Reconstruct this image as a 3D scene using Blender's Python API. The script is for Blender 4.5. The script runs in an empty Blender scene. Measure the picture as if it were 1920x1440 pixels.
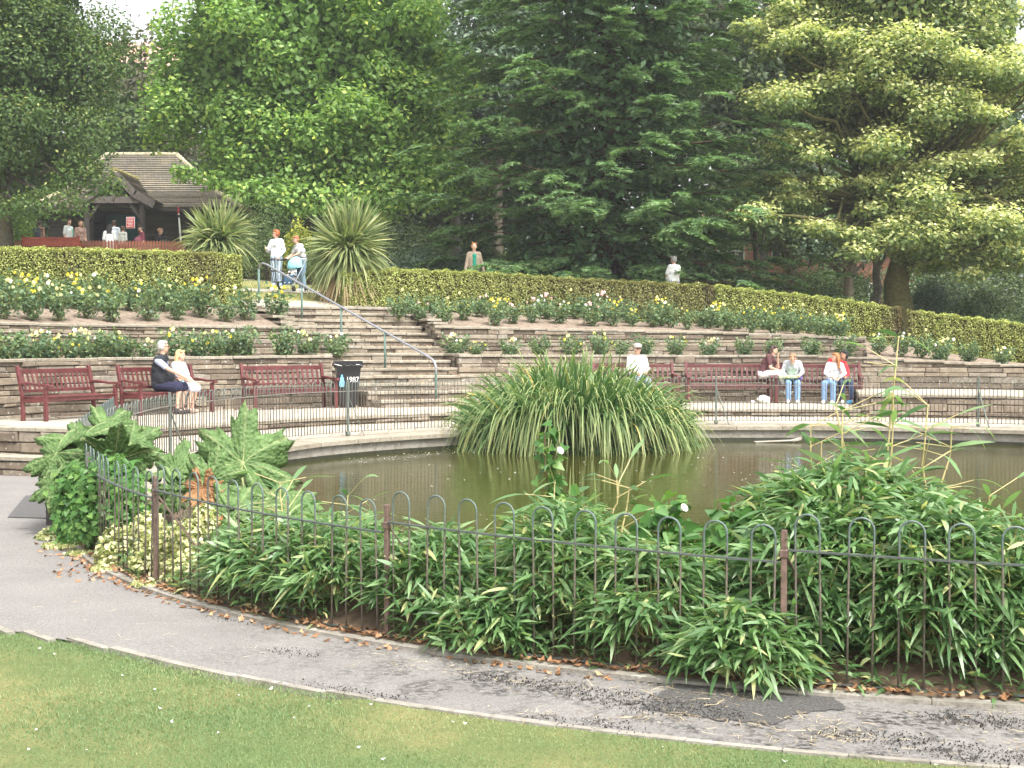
import bpy, math, random
import numpy as np
from mathutils import Vector, Matrix
R = math.radians
rng = np.random.default_rng(7)
random.seed(7)
scene = bpy.context.scene
COL = scene.collection

# ---------------------------------------------------------------- camera
PITCH = R(1.49); EYE = 2.0; F = 2500.0
cam_d = bpy.data.cameras.new('camera'); cam_d.sensor_width = 36.0; cam_d.lens = 36*F/1920
cam_d.clip_start = 0.1; cam_d.clip_end = 3000
cam = bpy.data.objects.new('camera', cam_d); COL.objects.link(cam)
cam.location = (0, 0, EYE); cam.rotation_euler = (math.pi/2-PITCH, 0, 0)
scene.camera = cam
# ---------------------------------------------------------------- light
SUN_EL, SUN_AZ = 57, 148          # azimuth from +Y clockwise: behind the camera, to the right
w = bpy.data.worlds.new('World'); scene.world = w; w.use_nodes = True
nt = w.node_tree; nt.nodes.clear()
sky = nt.nodes.new('ShaderNodeTexSky'); sky.sky_type = 'NISHITA'; sky.sun_disc = False
sky.sun_elevation = R(SUN_EL); sky.sun_rotation = R(SUN_AZ); sky.dust_density = 5; sky.air_density = 1.0
hs = nt.nodes.new('ShaderNodeHueSaturation'); hs.inputs['Saturation'].default_value = .12
bg = nt.nodes.new('ShaderNodeBackground'); bg.inputs['Strength'].default_value = .15
wo = nt.nodes.new('ShaderNodeOutputWorld')
nt.links.new(sky.outputs[0], hs.inputs['Color']); nt.links.new(hs.outputs[0], bg.inputs['Color']); nt.links.new(bg.outputs[0], wo.inputs[0])
sd = bpy.data.lights.new('sun', 'SUN'); sd.energy = 1.5; sd.angle = R(12); sd.color = (1, .965, .9)
sun = bpy.data.objects.new('sun', sd); COL.objects.link(sun)
az, el = R(SUN_AZ), R(SUN_EL)
sv = Vector((math.sin(az)*math.cos(el), math.cos(az)*math.cos(el), math.sin(el)))
sun.rotation_euler = sv.to_track_quat('Z', 'Y').to_euler()
scene.view_settings.view_transform = 'Standard'; scene.view_settings.look = 'None'
scene.view_settings.exposure = 1.5; scene.view_settings.gamma = 1
scene.cycles.max_bounces = 6; scene.cycles.diffuse_bounces = 3; scene.cycles.glossy_bounces = 3
scene.cycles.transmission_bounces = 4; scene.cycles.transparent_max_bounces = 8

# ---------------------------------------------------------------- placing
CX, CY = 4.8, 17.0                 # centre of the round pond and of the terraces
def ray(px, py):
    a = (px-960)/F; b = (720-py)/F
    return np.array([a, math.cos(PITCH)+b*math.sin(PITCH), -math.sin(PITCH)+b*math.cos(PITCH)])
def at(px, py, d):
    v = ray(px, py); return np.array([0, 0, EYE])+v*(d/v[1])
def hit(px, py, z=0.0):
    v = ray(px, py); return np.array([0, 0, EYE])+v*((z-EYE)/v[2])
def on_ring(px, r):
    k = (px-960)/F                 # far crossing of the sight line with the ring of radius r
    A = k*k+1; B = -2*(k*CX+CY); C = CX*CX+CY*CY-r*r
    d = (-B+math.sqrt(max(B*B-4*A*C, 0)))/(2*A)
    return k*d, d
def phi_of(x, y): return math.degrees(math.atan2(y-CY, x-CX)) % 360
def pol(r, ph, z=0): return np.array([CX+r*math.cos(R(ph)), CY+r*math.sin(R(ph)), z])
PHT = [-40, 0, 30, 50, 65, 72.8, 80.7, 97.5, 114.5, 125, 142, 165]
HBT = [.05, .1, .6, 1.05, 1.64, 2.07, 2.5, 2.9, 3.1, 3.08, 3.0, 2.9]
def hb(ph):
    ph = np.asarray(ph, float); ph = np.where(ph > 250, ph-360, ph)
    z = np.interp(ph, PHT, HBT)
    return z*np.clip((192-ph)/22, 0, 1)
def slope(ph):
    ph = np.asarray(ph, float); ph = np.where(ph > 250, ph-360, ph)
    return np.interp(ph, [-40, 30, 65, 80, 104, 120, 165, 192], [0, .02, .03, .045, .08, .105, .105, 0])
def zrp(r, p):
    p = np.where(np.asarray(p) > 250, np.asarray(p)-360, p)
    bank = .19*np.clip((r-20.5)/1.6, 0, 1)*np.clip((38-r)/10, 0, 1)*np.clip((p-60)/20, 0, 1)*np.clip((175-p)/10, 0, 1)
    return hb(p)+slope(p)*np.clip(r-20.3, 0, 60)+bank
def zT(x, y):
    r = np.hypot(np.asarray(x)-CX, np.asarray(y)-CY)
    ph = np.degrees(np.arctan2(np.asarray(y)-CY, np.asarray(x)-CX)) % 360
    return zrp(r, ph)
def ground(px, d):
    x = (px-960)/F*d; return np.array([x, d, float(zT(x, d))])

# ---------------------------------------------------------------- objects
def tag(o, label=None, cat=None, group=None, kind=None):
    if label: o['label'] = label
    if cat: o['category'] = cat
    if group: o['group'] = group
    if kind: o['kind'] = kind
    return o
def empty(name, loc=(0, 0, 0), rz=0, label=None, cat=None, group=None):
    o = bpy.data.objects.new(name, None); COL.objects.link(o); o.empty_display_size = .2
    o.location = tuple(loc); o.rotation_euler = (0, 0, rz)
    return tag(o, label, cat, group)
def mesh_np(name, V, Fc, mats, parent=None, smooth=False, mi=None, **attrs):
    """one mesh object from arrays; attrs are per-vertex floats"""
    me = bpy.data.meshes.new(name); V = np.asarray(V, np.float32)
    if isinstance(Fc, np.ndarray):
        n, k = Fc.shape; me.vertices.add(len(V)); me.vertices.foreach_set('co', V.ravel())
        me.loops.add(n*k); me.loops.foreach_set('vertex_index', Fc.astype(np.int32).ravel())
        me.polygons.add(n); me.polygons.foreach_set('loop_start', np.arange(0, n*k, k, dtype=np.int32))
        me.update(calc_edges=True)
    else:
        me.from_pydata([tuple(map(float, v)) for v in V], [], Fc); me.update()
    for k_, a in attrs.items():
        at_ = me.attributes.new(k_, 'FLOAT', 'POINT'); at_.data.foreach_set('value', np.asarray(a, np.float32))
    if not isinstance(mats, (list, tuple)): mats = [mats]
    for m in mats: me.materials.append(m)
    if mi is not None: me.polygons.foreach_set('material_index', np.asarray(mi, np.int32))
    if smooth: me.polygons.foreach_set('use_smooth', np.ones(len(me.polygons), bool))
    o = bpy.data.objects.new(name, me); COL.objects.link(o)
    if parent is not None: o.parent = parent
    return o
class MB:
    """collects shapes, then links them as one mesh object"""
    def __init__(s): s.v = []; s.f = []; s.m = []; s.a = []; s.sm = []
    def add(s, V, Fc, mi=0, rnd=None):
        b = len(s.v); s.v += [tuple(map(float, p)) for p in V]; s.f += [tuple(int(i)+b for i in f) for f in Fc]
        s.m += [mi]*len(Fc); s.a += [random.random() if rnd is None else rnd]*len(V); return s
    def box(s, c, size, rz=0, bev=0, mi=0, rnd=None, M=None):
        hx, hy, hz = [q/2 for q in size]; b = min(bev, hx*.9, hy*.9, hz*.9)
        if b <= 0:
            V = [(x, y, z) for x in (-hx, hx) for y in (-hy, hy) for z in (-hz, hz)]
            Fc = [(0, 1, 3, 2), (4, 6, 7, 5), (0, 4, 5, 1), (2, 3, 7, 6), (0, 2, 6, 4), (1, 5, 7, 3)]
        else:
            V = []; idx = {}
            for sx in (-1, 1):
                for sy in (-1, 1):
                    for sz in (-1, 1):
                        for ax in range(3):
                            p = [sx*hx, sy*hy, sz*hz]
                            for q in range(3):
                                if q != ax: p[q] -= (sx, sy, sz)[q]*b
                            idx[(sx, sy, sz, ax)] = len(V); V.append(tuple(p))
            Fc = []
            for ax in range(3):
                o1, o2 = [q for q in range(3) if q != ax]
                for sg in (-1, 1):
                    f = []
                    for a_, b_ in ((-1, -1), (1, -1), (1, 1), (-1, 1)):
                        k = [0, 0, 0]; k[ax] = sg; k[o1] = a_; k[o2] = b_
                        f.append(idx[(k[0], k[1], k[2], ax)])
                    Fc.append(tuple(f))
                for a_ in (-1, 1):
                    for b_ in (-1, 1):
                        f = []
                        for t in (-1, 1):
                            k = [0, 0, 0]; k[ax] = t; k[o1] = a_; k[o2] = b_
                            g = [idx[(k[0], k[1], k[2], o1)], idx[(k[0], k[1], k[2], o2)]]
                            f += g if t < 0 else g[::-1]
                        Fc.append(tuple(f))
            for sx in (-1, 1):
                for sy in (-1, 1):
                    for sz in (-1, 1): Fc.append(tuple(idx[(sx, sy, sz, a)] for a in range(3)))
        if M is None: M = Matrix.Rotation(rz, 4, 'Z')
        V = [M @ Vector(p)+Vector(c) for p in V]
        return s.add(V, Fc, mi, rnd)
    def beam(s, p, q, w, h, mi=0, bev=0, rnd=None):
        """box from p to q, w across (horizontal), h thick"""
        p = Vector(p); q = Vector(q); d = q-p; L = d.length; y = d/L
        x = y.cross(Vector((0, 0, 1)))
        x = Vector((1, 0, 0)) if x.length < 1e-4 else x.normalized()
        z = x.cross(y); M = Matrix((x, y, z)).transposed().to_4x4()
        return s.box((p+q)/2, (w, L, h), bev=bev, mi=mi, M=M, rnd=rnd)
    def tube(s, pts, rad, n=8, mi=0, caps=True, rnd=None):
        pts = [Vector(tuple(map(float, p))) for p in pts]; k = len(pts)
        rad = [rad]*k if not hasattr(rad, '__len__') else rad
        V = []; up = None
        for i, p in enumerate(pts):
            t = (pts[min(i+1, k-1)]-pts[max(i-1, 0)])
            t = t.normalized() if t.length > 1e-9 else Vector((0, 0, 1))
            if up is None:
                up = t.cross(Vector((0, 0, 1)))
                up = Vector((1, 0, 0)) if up.length < 1e-3 else up.normalized()
            else:
                up = (up-t*up.dot(t)); up = up.normalized() if up.length > 1e-6 else Vector((1, 0, 0))
            b = t.cross(up)
            for j in range(n):
                a = 2*math.pi*j/n; V.append(p+(up*math.cos(a)+b*math.sin(a))*rad[i])
        Fc = [(i*n+j, i*n+(j+1) % n, (i+1)*n+(j+1) % n, (i+1)*n+j) for i in range(k-1) for j in range(n)]
        if caps: Fc += [tuple(range(n))[::-1], tuple(range((k-1)*n, k*n))]
        return s.add(V, Fc, mi, rnd)
    def ball(s, c, r, n=12, m=8, mi=0, rnd=None):
        r = (r, r, r) if not hasattr(r, '__len__') else r; V = [(c[0], c[1], c[2]-r[2])]
        for i in range(1, m):
            a = -math.pi/2+math.pi*i/m
            for j in range(n):
                b = 2*math.pi*j/n; V.append((c[0]+r[0]*math.cos(a)*math.cos(b), c[1]+r[1]*math.cos(a)*math.sin(b), c[2]+r[2]*math.sin(a)))
        V.append((c[0], c[1], c[2]+r[2])); Fc = [(0, 1+(j+1) % n, 1+j) for j in range(n)]
        for i in range(m-2):
            for j in range(n):
                o = 1+i*n; Fc.append((o+j, o+(j+1) % n, o+n+(j+1) % n, o+n+j))
        o = 1+(m-2)*n; Fc += [(o+j, o+(j+1) % n, len(V)-1) for j in range(n)]
        return s.add(V, Fc, mi, rnd)
    def sector(s, r0, r1, p0, p1, z0, z1, seg=None, mi=0, rnd=None, drop=()):
        """ring segment about the pond centre; z0/z1 are numbers or functions (r, phi)"""
        seg = seg or max(2, int(abs(p1-p0)/1.5)); g = lambda z, r, p: z(r, p) if callable(z) else z
        V = []
        for i in range(seg+1):
            p = p0+(p1-p0)*i/seg
            for r in (r0, r1):
                for z in (z0, z1): V.append(pol(r, p, g(z, r, p)))
        Fc = []
        for i in range(seg):
            a = i*4; b = a+4     # 0: r0z0 1: r0z1 2: r1z0 3: r1z1
            Fc += [(a+1, b+1, b+3, a+3), (a, b, b+1, a+1), (a+2, a+3, b+3, b+2), (a, a+2, b+2, b)]
        Fc += [(0, 1, 3, 2), (seg*4, seg*4+2, seg*4+3, seg*4+1)]
        return s.add(V, Fc, mi, rnd)
    def build(s, name, mats, parent=None, smooth=False, label=None):
        o = mesh_np(name, s.v, s.f, mats, parent, smooth, mi=s.m, rnd=s.a)
        if label: o['label'] = label
        return o
def copy_tree(o, parent=None):
    c = o.copy(); COL.objects.link(c); c.parent = parent
    for ch in list(o.children): copy_tree(ch, c)
    return c
def auto_smooth(o, ang=40):
    me = o.data
    me.polygons.foreach_set('use_smooth', np.ones(len(me.polygons), bool))
    try: me.set_sharp_from_angle(angle=R(ang))
    except Exception: pass
    return o

# ---------------------------------------------------------------- materials
def new_mat(name):
    m = bpy.data.materials.new(name); m.use_nodes = True; nt = m.node_tree; nt.nodes.clear()
    out = nt.nodes.new('ShaderNodeOutputMaterial'); bs = nt.nodes.new('ShaderNodeBsdfPrincipled')
    nt.links.new(bs.outputs[0], out.inputs[0]); return m, nt, bs, out
def N(nt, t, **kw):
    n = nt.nodes.new('ShaderNode'+t)
    for k, v in kw.items():
        if k in n.inputs: n.inputs[k].default_value = v
        else: setattr(n, k, v)
    return n
def ramp(nt, src, stops, interp='LINEAR'):
    n = nt.nodes.new('ShaderNodeValToRGB'); n.color_ramp.interpolation = interp
    e = n.color_ramp.elements
    while len(e) < len(stops): e.new(.5)
    for i, (p, c) in enumerate(stops): e[i].position = p; e[i].color = (*c, 1) if len(c) == 3 else c
    nt.links.new(src, n.inputs[0]); return n
def coords(nt, kind='Object'): return nt.nodes.new('ShaderNodeTexCoord').outputs[kind]
def noise(nt, scale, detail=4, rough=.6, vec=None, dist=0):
    n = N(nt, 'TexNoise', Scale=scale, Detail=detail, Roughness=rough, Distortion=dist)
    nt.links.new(vec if vec is not None else coords(nt), n.inputs['Vector']); return n
def mixc(nt, fac, a, b, mode='MIX'):
    n = nt.nodes.new('ShaderNodeMix'); n.data_type = 'RGBA'; n.blend_type = mode
    for s_, v in ((n.inputs[0], fac), (n.inputs[6], a), (n.inputs[7], b)):
        if isinstance(v, (int, float)): s_.default_value = v
        elif isinstance(v, tuple): s_.default_value = (*v, 1)
        else: nt.links.new(v, s_)
    return n.outputs[2]
def bump(nt, bs, h, strength=.3, dist=.01):
    b = N(nt, 'Bump', Strength=strength, Distance=dist); nt.links.new(h, b.inputs['Height']); nt.links.new(b.outputs[0], bs.inputs['Normal']); return b
def attr(nt, name):
    n = nt.nodes.new('ShaderNodeAttribute'); n.attribute_name = name; return n.outputs['Fac']
def plain(name, col, rough=.6, spec=.4, var=.15, scale=6, metal=0, bmp=0):
    m, nt, bs, out = new_mat(name); n = noise(nt, scale)
    lo = tuple(c*(1-var) for c in col); hi = tuple(min(1, c*(1+var)) for c in col)
    r = ramp(nt, n.outputs['Fac'], [(.3, lo), (.7, hi)]); nt.links.new(r.outputs[0], bs.inputs['Base Color'])
    bs.inputs['Roughness'].default_value = rough; bs.inputs['Specular IOR Level'].default_value = spec; bs.inputs['Metallic'].default_value = metal
    if bmp: bump(nt, bs, noise(nt, scale*6).outputs['Fac'], bmp)
    return m
def leafmat(name, stops, tip=None, trans=.35, rough=.5, spec=.35, tipr=(.6, 1)):
    """stops: colour ramp over a random number per leaf; tip: colour towards the end of the blade"""
    m, nt, bs, out = new_mat(name)
    c = ramp(nt, attr(nt, 'rnd'), stops).outputs[0]
    if tip:
        mr = N(nt, 'MapRange'); nt.links.new(attr(nt, 'tt'), mr.inputs[0]); mr.inputs[1].default_value = tipr[0]; mr.inputs[2].default_value = tipr[1]
        c = mixc(nt, mr.outputs[0], c, tip)
    nt.links.new(c, bs.inputs['Base Color']); bs.inputs['Roughness'].default_value = rough; bs.inputs['Specular IOR Level'].default_value = spec
    tr = nt.nodes.new('ShaderNodeBsdfTranslucent'); nt.links.new(mixc(nt, 1.0, c, (1.15, 1.25, .7), 'MULTIPLY'), tr.inputs['Color'])
    mx = N(nt, 'MixShader'); mx.inputs[0].default_value = trans
    nt.links.new(bs.outputs[0], mx.inputs[1]); nt.links.new(tr.outputs[0], mx.inputs[2]); nt.links.new(mx.outputs[0], out.inputs[0])
    return m
M = {}
def stone_mat(name, stops, grime=.5):
    m, nt, bs, out = new_mat(name)
    base = ramp(nt, attr(nt, 'rnd'), stops).outputs[0]
    n1 = noise(nt, 9, 8, .7); n2 = noise(nt, 2.2, 3); n3 = noise(nt, 45, 3)
    c = mixc(nt, .55, base, ramp(nt, n1.outputs['Fac'], [(.3, (.35, .33, .3)), (.55, (1, 1, 1)), (.75, (1.3, 1.25, 1.15))]).outputs[0], 'MULTIPLY')
    c = mixc(nt, grime, c, ramp(nt, n2.outputs['Fac'], [(.35, (.62, .62, .58)), (.6, (1, 1, 1))]).outputs[0], 'MULTIPLY')
    li = ramp(nt, noise(nt, 14, 2, .5).outputs['Fac'], [(.64, (0, 0, 0)), (.72, (1, 1, 1))]).outputs[0]
    c = mixc(nt, li, c, (.42, .41, .36))
    nt.links.new(c, bs.inputs['Base Color']); bs.inputs['Roughness'].default_value = .95; bs.inputs['Specular IOR Level'].default_value = .15
    bump(nt, bs, mixc(nt, .4, n1.outputs['Fac'], n3.outputs['Fac']), .7, .03); return m
M['stone'] = stone_mat('rubble_stone', [(0, (.15, .12, .092)), (.35, (.24, .195, .148)), (.7, (.33, .275, .21)), (1, (.29, .255, .21))])
M['coping'] = stone_mat('coping_stone', [(0, (.3, .26, .2)), (.5, (.37, .33, .265)), (1, (.33, .29, .23))], .3)
M['mortar'] = plain('mortar', (.075, .06, .045), .95, .1, .3)
def paving():
    m, nt, bs, out = new_mat('paving'); co = coords(nt)
    br = N(nt, 'TexBrick', Scale=1.0, **{'Mortar Size': .012, 'Brick Width': .9, 'Row Height': .6}); br.inputs['Color1'].default_value = (.46, .42, .35, 1)
    br.inputs['Color2'].default_value = (.38, .345, .285, 1); br.inputs['Mortar'].default_value = (.22, .19, .15, 1)
    nt.links.new(co, br.inputs['Vector'])
    n = noise(nt, 3, 8, .7); c = mixc(nt, .7, br.outputs[0], ramp(nt, n.outputs['Fac'], [(.3, (.6, .58, .55)), (.65, (1.15, 1.12, 1.08))]).outputs[0], 'MULTIPLY')
    nt.links.new(c, bs.inputs['Base Color']); bs.inputs['Roughness'].default_value = .9
    bump(nt, bs, noise(nt, 40, 6).outputs['Fac'], .3); return m
M['paving'] = paving()
M['soil'] = plain('soil', (.23, .18, .14), .95, .1, .35, 9, bmp=.6)
M['soil_dark'] = plain('soil_dark', (.14, .1, .07), .95, .1, .4, 9, bmp=.6)
def asphalt():
    m, nt, bs, out = new_mat('asphalt'); co = coords(nt)
    n1 = noise(nt, 75, 5, .85); n2 = noise(nt, 1.1, 5, .6); n3 = noise(nt, 22, 6, .75)
    c = ramp(nt, n1.outputs['Fac'], [(.34, (.12, .114, .108)), (.5, (.2, .19, .182)), (.66, (.31, .295, .28))]).outputs[0]
    c = mixc(nt, .6, c, ramp(nt, n2.outputs['Fac'], [(.3, (.78, .77, .76)), (.7, (1.15, 1.13, 1.1))]).outputs[0], 'MULTIPLY')
    # dark mossy crumbs, thick where the path runs past the fence on the right
    sx = nt.nodes.new('ShaderNodeSeparateXYZ'); nt.links.new(co, sx.inputs[0])
    mr = N(nt, 'MapRange'); nt.links.new(sx.outputs[0], mr.inputs[0])
    mr.inputs[1].default_value = -2.6; mr.inputs[2].default_value = .2; mr.inputs[3].default_value = 0; mr.inputs[4].default_value = 1
    n4 = noise(nt, 2.6, 4, .65, dist=.6)
    a = N(nt, 'Math', operation='MULTIPLY'); nt.links.new(mr.outputs[0], a.inputs[0]); nt.links.new(ramp(nt, n4.outputs['Fac'], [(.42, (0, 0, 0)), (.6, (1, 1, 1))]).outputs[0], a.inputs[1])
    b = N(nt, 'Math', operation='MULTIPLY'); nt.links.new(a.outputs[0], b.inputs[0]); nt.links.new(ramp(nt, n3.outputs['Fac'], [(.46, (0, 0, 0)), (.54, (1, 1, 1))]).outputs[0], b.inputs[1])
    c = mixc(nt, b.outputs[0], c, (.04, .037, .033))
    nt.links.new(c, bs.inputs['Base Color']); bs.inputs['Roughness'].default_value = .92; bs.inputs['Specular IOR Level'].default_value = .25
    bump(nt, bs, n1.outputs['Fac'], .6, .006); return m
M['asphalt'] = asphalt()
M['patch'] = plain('asphalt_patch', (.1, .097, .095), .9, .3, .3, 90, bmp=.4)
M['moss_patch'] = None
def grassmat(name, cols, sc=.5):
    m, nt, bs, out = new_mat(name)
    n1 = noise(nt, sc, 4, .6); n2 = noise(nt, 60, 3, .7); n3 = noise(nt, 6, 3)
    c = ramp(nt, n1.outputs['Fac'], cols).outputs[0]
    c = mixc(nt, .6, c, ramp(nt, n2.outputs['Fac'], [(.3, (.55, .6, .5)), (.7, (1.4, 1.35, 1.2))]).outputs[0], 'MULTIPLY')
    c = mixc(nt, .4, c, ramp(nt, n3.outputs['Fac'], [(.3, (.75, .8, .75)), (.7, (1.2, 1.15, 1.1))]).outputs[0], 'MULTIPLY')
    nt.links.new(c, bs.inputs['Base Color']); bs.inputs['Roughness'].default_value = .9; bs.inputs['Specular IOR Level'].default_value = .15
    bump(nt, bs, n2.outputs['Fac'], .8, .02); return m
M['lawn'] = grassmat('lawn', [(.35, (.1, .15, .06)), (.5, (.14, .165, .07)), (.62, (.23, .21, .1))])
M['upper_grass'] = grassmat('upper_grass', [(.35, (.16, .19, .06)), (.6, (.27, .24, .1))], .25)
M['kerb'] = stone_mat('kerb_concrete', [(0, (.3, .275, .24)), (1, (.36, .335, .29))], .6)
def water():
    m, nt, bs, out = new_mat('pond_water'); co = coords(nt)
    mp = N(nt, 'Mapping'); mp.inputs['Scale'].default_value = (1, 2.2, 1); nt.links.new(co, mp.inputs[0])
    bs.inputs['Base Color'].default_value = (.042, .043, .009, 1)
    bs.inputs['Roughness'].default_value = .04; bs.inputs['IOR'].default_value = 1.2; bs.inputs['Specular IOR Level'].default_value = .5
    n = noise(nt, 2.6, 3, .55, mp.outputs[0]); n2 = noise(nt, 11, 2, .5, mp.outputs[0])
    h = mixc(nt, .35, n.outputs['Fac'], n2.outputs['Fac']); bump(nt, bs, h, .2, .022); return m
M['water'] = water()
M['fence'] = plain('fence_paint', (.075, .085, .08), .45, .5, .3, 30)
M['fence_bar'] = None
def bar_mat(name, lowc, highc, z0, z1):
    m, nt, bs, out = new_mat(name); sx = nt.nodes.new('ShaderNodeSeparateXYZ'); nt.links.new(coords(nt), sx.inputs[0])
    mr = N(nt, 'MapRange'); nt.links.new(sx.outputs[2], mr.inputs[0]); mr.inputs[1].default_value = z0; mr.inputs[2].default_value = z1
    n = noise(nt, 25, 3); c = mixc(nt, mr.outputs[0], lowc, highc)
    c = mixc(nt, .6, c, ramp(nt, n.outputs['Fac'], [(.35, (.6, .6, .6)), (.65, (1.3, 1.3, 1.3))]).outputs[0], 'MULTIPLY')
    nt.links.new(c, bs.inputs['Base Color']); bs.inputs['Roughness'].default_value = .45; return m
M['fence_bar'] = bar_mat('fence_bar_paint', (.14, .115, .095), (.1, .135, .125), .72, .9)
M['fence_far'] = bar_mat('far_fence_paint', (.1, .082, .068), (.14, .165, .145), .7, .85)
M['rust'] = plain('rusty_post', (.15, .1, .08), .7, .3, .4, 25)
M['bench'] = plain('bench_stain', (.115, .03, .03), .42, .5, .35, 7)
M['rail_green'] = plain('rail_green', (.11, .18, .155), .5, .4, .2, 20)
M['far_post'] = plain('far_post', (.13, .15, .13), .6, .3, .2, 20)
M['rail_steel'] = plain('rail_steel', (.36, .37, .41), .32, .6, .15, 20, metal=.6)
M['black'] = plain('black_plastic', (.012, .012, .014), .35, .5, .2)
M['white'] = plain('white_paint', (.8, .8, .78), .6, .3, .05)
M['bark'] = plain('bark', (.1, .085, .065), .95, .1, .4, 12, bmp=.8)
M['bark_moss'] = plain('mossy_bark', (.09, .085, .035), .95, .1, .4, 10, bmp=.8)
M['bark_red'] = plain('conifer_bark', (.085, .05, .035), .95, .1, .4, 12, bmp=.8)
# ================================================================ SETTING
def polar_sheet(name, r_list, ph_list, zf, mat, kind='structure'):
    r = np.array(r_list, float); p = np.array(ph_list, float); RR, PP = np.meshgrid(r, p, indexing='ij')
    X = CX+RR*np.cos(np.radians(PP)); Y = CY+RR*np.sin(np.radians(PP)); Z = zf(RR, PP)
    V = np.stack([X, Y, Z], -1).reshape(-1, 3); n, m = len(r), len(p)
    i, j = np.meshgrid(np.arange(n-1), np.arange(m-1), indexing='ij'); a = (i*m+j).ravel()
    Fc = np.stack([a, a+m, a+m+1, a+1], 1)
    o = mesh_np(name, V, Fc, mat, smooth=True)
    if kind: o['kind'] = kind
    return o
def jit(RR, PP, amp, sc=1.3):
    x = CX+RR*np.cos(np.radians(PP)); y = CY+RR*np.sin(np.radians(PP))
    return amp*(np.sin(x*sc*1.7+y*.9*sc)+np.sin(x*sc*.6-y*sc*2.1+1.3)+np.sin(x*3.1*sc+y*2.3*sc)*.5)/2.5
# hill behind the terraces and flat ground all round
rs = np.concatenate([np.linspace(20.2, 40, 40), np.linspace(41, 90, 40), [110, 150, 220, 400]])
polar_sheet('ground', rs, np.linspace(-60, 300, 361),
            lambda r, p: zrp(r, p)+jit(r, p, .02)-.01*(p > 192), M['upper_grass'])
# near lawn: everything outside the path
lawn = polar_sheet('lawn', np.concatenate([[11.0, 11.3, 11.6, 12], np.linspace(12.5, 20.2, 12)]), np.linspace(186, 372, 187),
            lambda r, p: 0.0+jit(r, p, .012)*np.clip((r-11)/1, 0, 1), M['lawn'])
polar_sheet('subsoil', [0, 5, 9.2, 9.6, 11, 16, 20.3], np.linspace(0, 360, 121), lambda r, p: -.35+.34*np.clip((r-9.6)/.1, 0, 1)-.02, M['soil_dark'])
# asphalt path round the pond, widening on the left
def path_out(p): return np.interp(p, [150, 176, 186, 190, 205, 214, 221, 227, 240, 360], [19, 20.2, 20.1, 17.5, 13.2, 11.9, 11.35, 11.05, 10.97, 10.97])
ps = np.linspace(156, 372, 325); rr = np.linspace(0, 1, 14)
RRp = 9.86+(path_out(ps)[None, :]-9.86)*rr[:, None]
Vp = np.stack([CX+RRp*np.cos(np.radians(ps)), CY+RRp*np.sin(np.radians(ps)), np.full_like(RRp, .006)+.006*(1-np.abs(rr[:, None]*2-1))], -1)
n, m_ = RRp.shape; i, j = np.meshgrid(np.arange(n-1), np.arange(m_-1), indexing='ij'); a = (i*m_+j).ravel()
tag(mesh_np('path', Vp.reshape(-1, 3), np.stack([a, a+m_, a+m_+1, a+1], 1), M['asphalt'], smooth=True), kind='structure')
# replace the lawn's inner rings where the path is wide: the path lies above it (lawn sinks 1 cm there)
lv = lawn.data.vertices; co = np.empty(len(lv)*3, np.float32); lv.foreach_get('co', co); co = co.reshape(-1, 3)
rl = np.hypot(co[:, 0]-CX, co[:, 1]-CY); pl_ = np.degrees(np.arctan2(co[:, 1]-CY, co[:, 0]-CX)) % 360
under = rl < path_out(pl_)+.02
co[:, 2] = np.where(under, -.03, co[:, 2]+.004); lv.foreach_set('co', co.ravel())
# kerb slips: lawn edge and bed edge
mb = MB(); p = 205
while p < 300:
    L = random.uniform(1.6, 2.6); ro = float(path_out(p+L/2))
    mb.sector(ro-.012+random.uniform(-.01, .01), ro+.04+random.uniform(-.015, .012), p+.015, p+L-.015, -.1, .013+random.uniform(0, .006), 3, rnd=random.random()); p += L
tag(mb.build('lawn_edging', M['kerb']), 'narrow concrete edging strip between the lawn and the asphalt path', 'kerb', kind='structure')
mb = MB(); p = 188
while p < 300:
    L = random.uniform(3.5, 5.2)
    mb.sector(9.80, 9.89, p+.012, p+L-.012, -.1, .03+random.uniform(0, .006), 4, rnd=random.random()*.5); p += L
tag(mb.build('bed_edging', M['kerb']), 'low concrete kerb under the near hooped fence', 'kerb', kind='structure')
# planting bank between near fence and water
def bankz(r, p):
    return np.interp(r, [8.55, 8.75, 9.0, 9.4, 9.8], [.05, .2, .3, .2, .02])+jit(r, p, .02, 3)
polar_sheet('planting_bank', np.linspace(8.5, 9.8, 14), np.linspace(190, 345, 156), bankz, M['soil_dark'])
# water
V = [pol(0, 0, .2)]+[pol(9.3, p, .2) for p in range(0, 360, 3)]
tag(mesh_np('water', V, [(0, 1+i, 1+(i+1) % 120) for i in range(120)], M['water']), kind='structure')
# pond kerb on the far side
def kz(p):
    p = p if p < 250 else p-360
    return float(np.interp(p, [-40, 0, 150, 172, 186, 196], [.02, .5, .5, .42, .32, .16]))
mb = MB(); p = -22
while p < 196:
    L = random.uniform(5.5, 8)
    mb.sector(9.15, 9.88, p+.03, min(p+L, 196)-.03, lambda r, q: kz(q)-.085, lambda r, q: kz(q)+(.0 if r > 9.5 else -.015), 5); p += L
mb.sector(9.21, 9.9, -22, 196, -.4, lambda r, q: kz(q)-.087, 120, mi=1)
tag(mb.build('pond_kerb', [M['coping'], M['kerb']]), kind='structure')
# algae line at the water
mb = MB(); mb.sector(9.202, 9.209, -22, 196, .1, .262, 120)
tag(mb.build('algae_band', plain('algae', (.035, .035, .022), .5, .4, .4, 8)), kind='structure')
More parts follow.
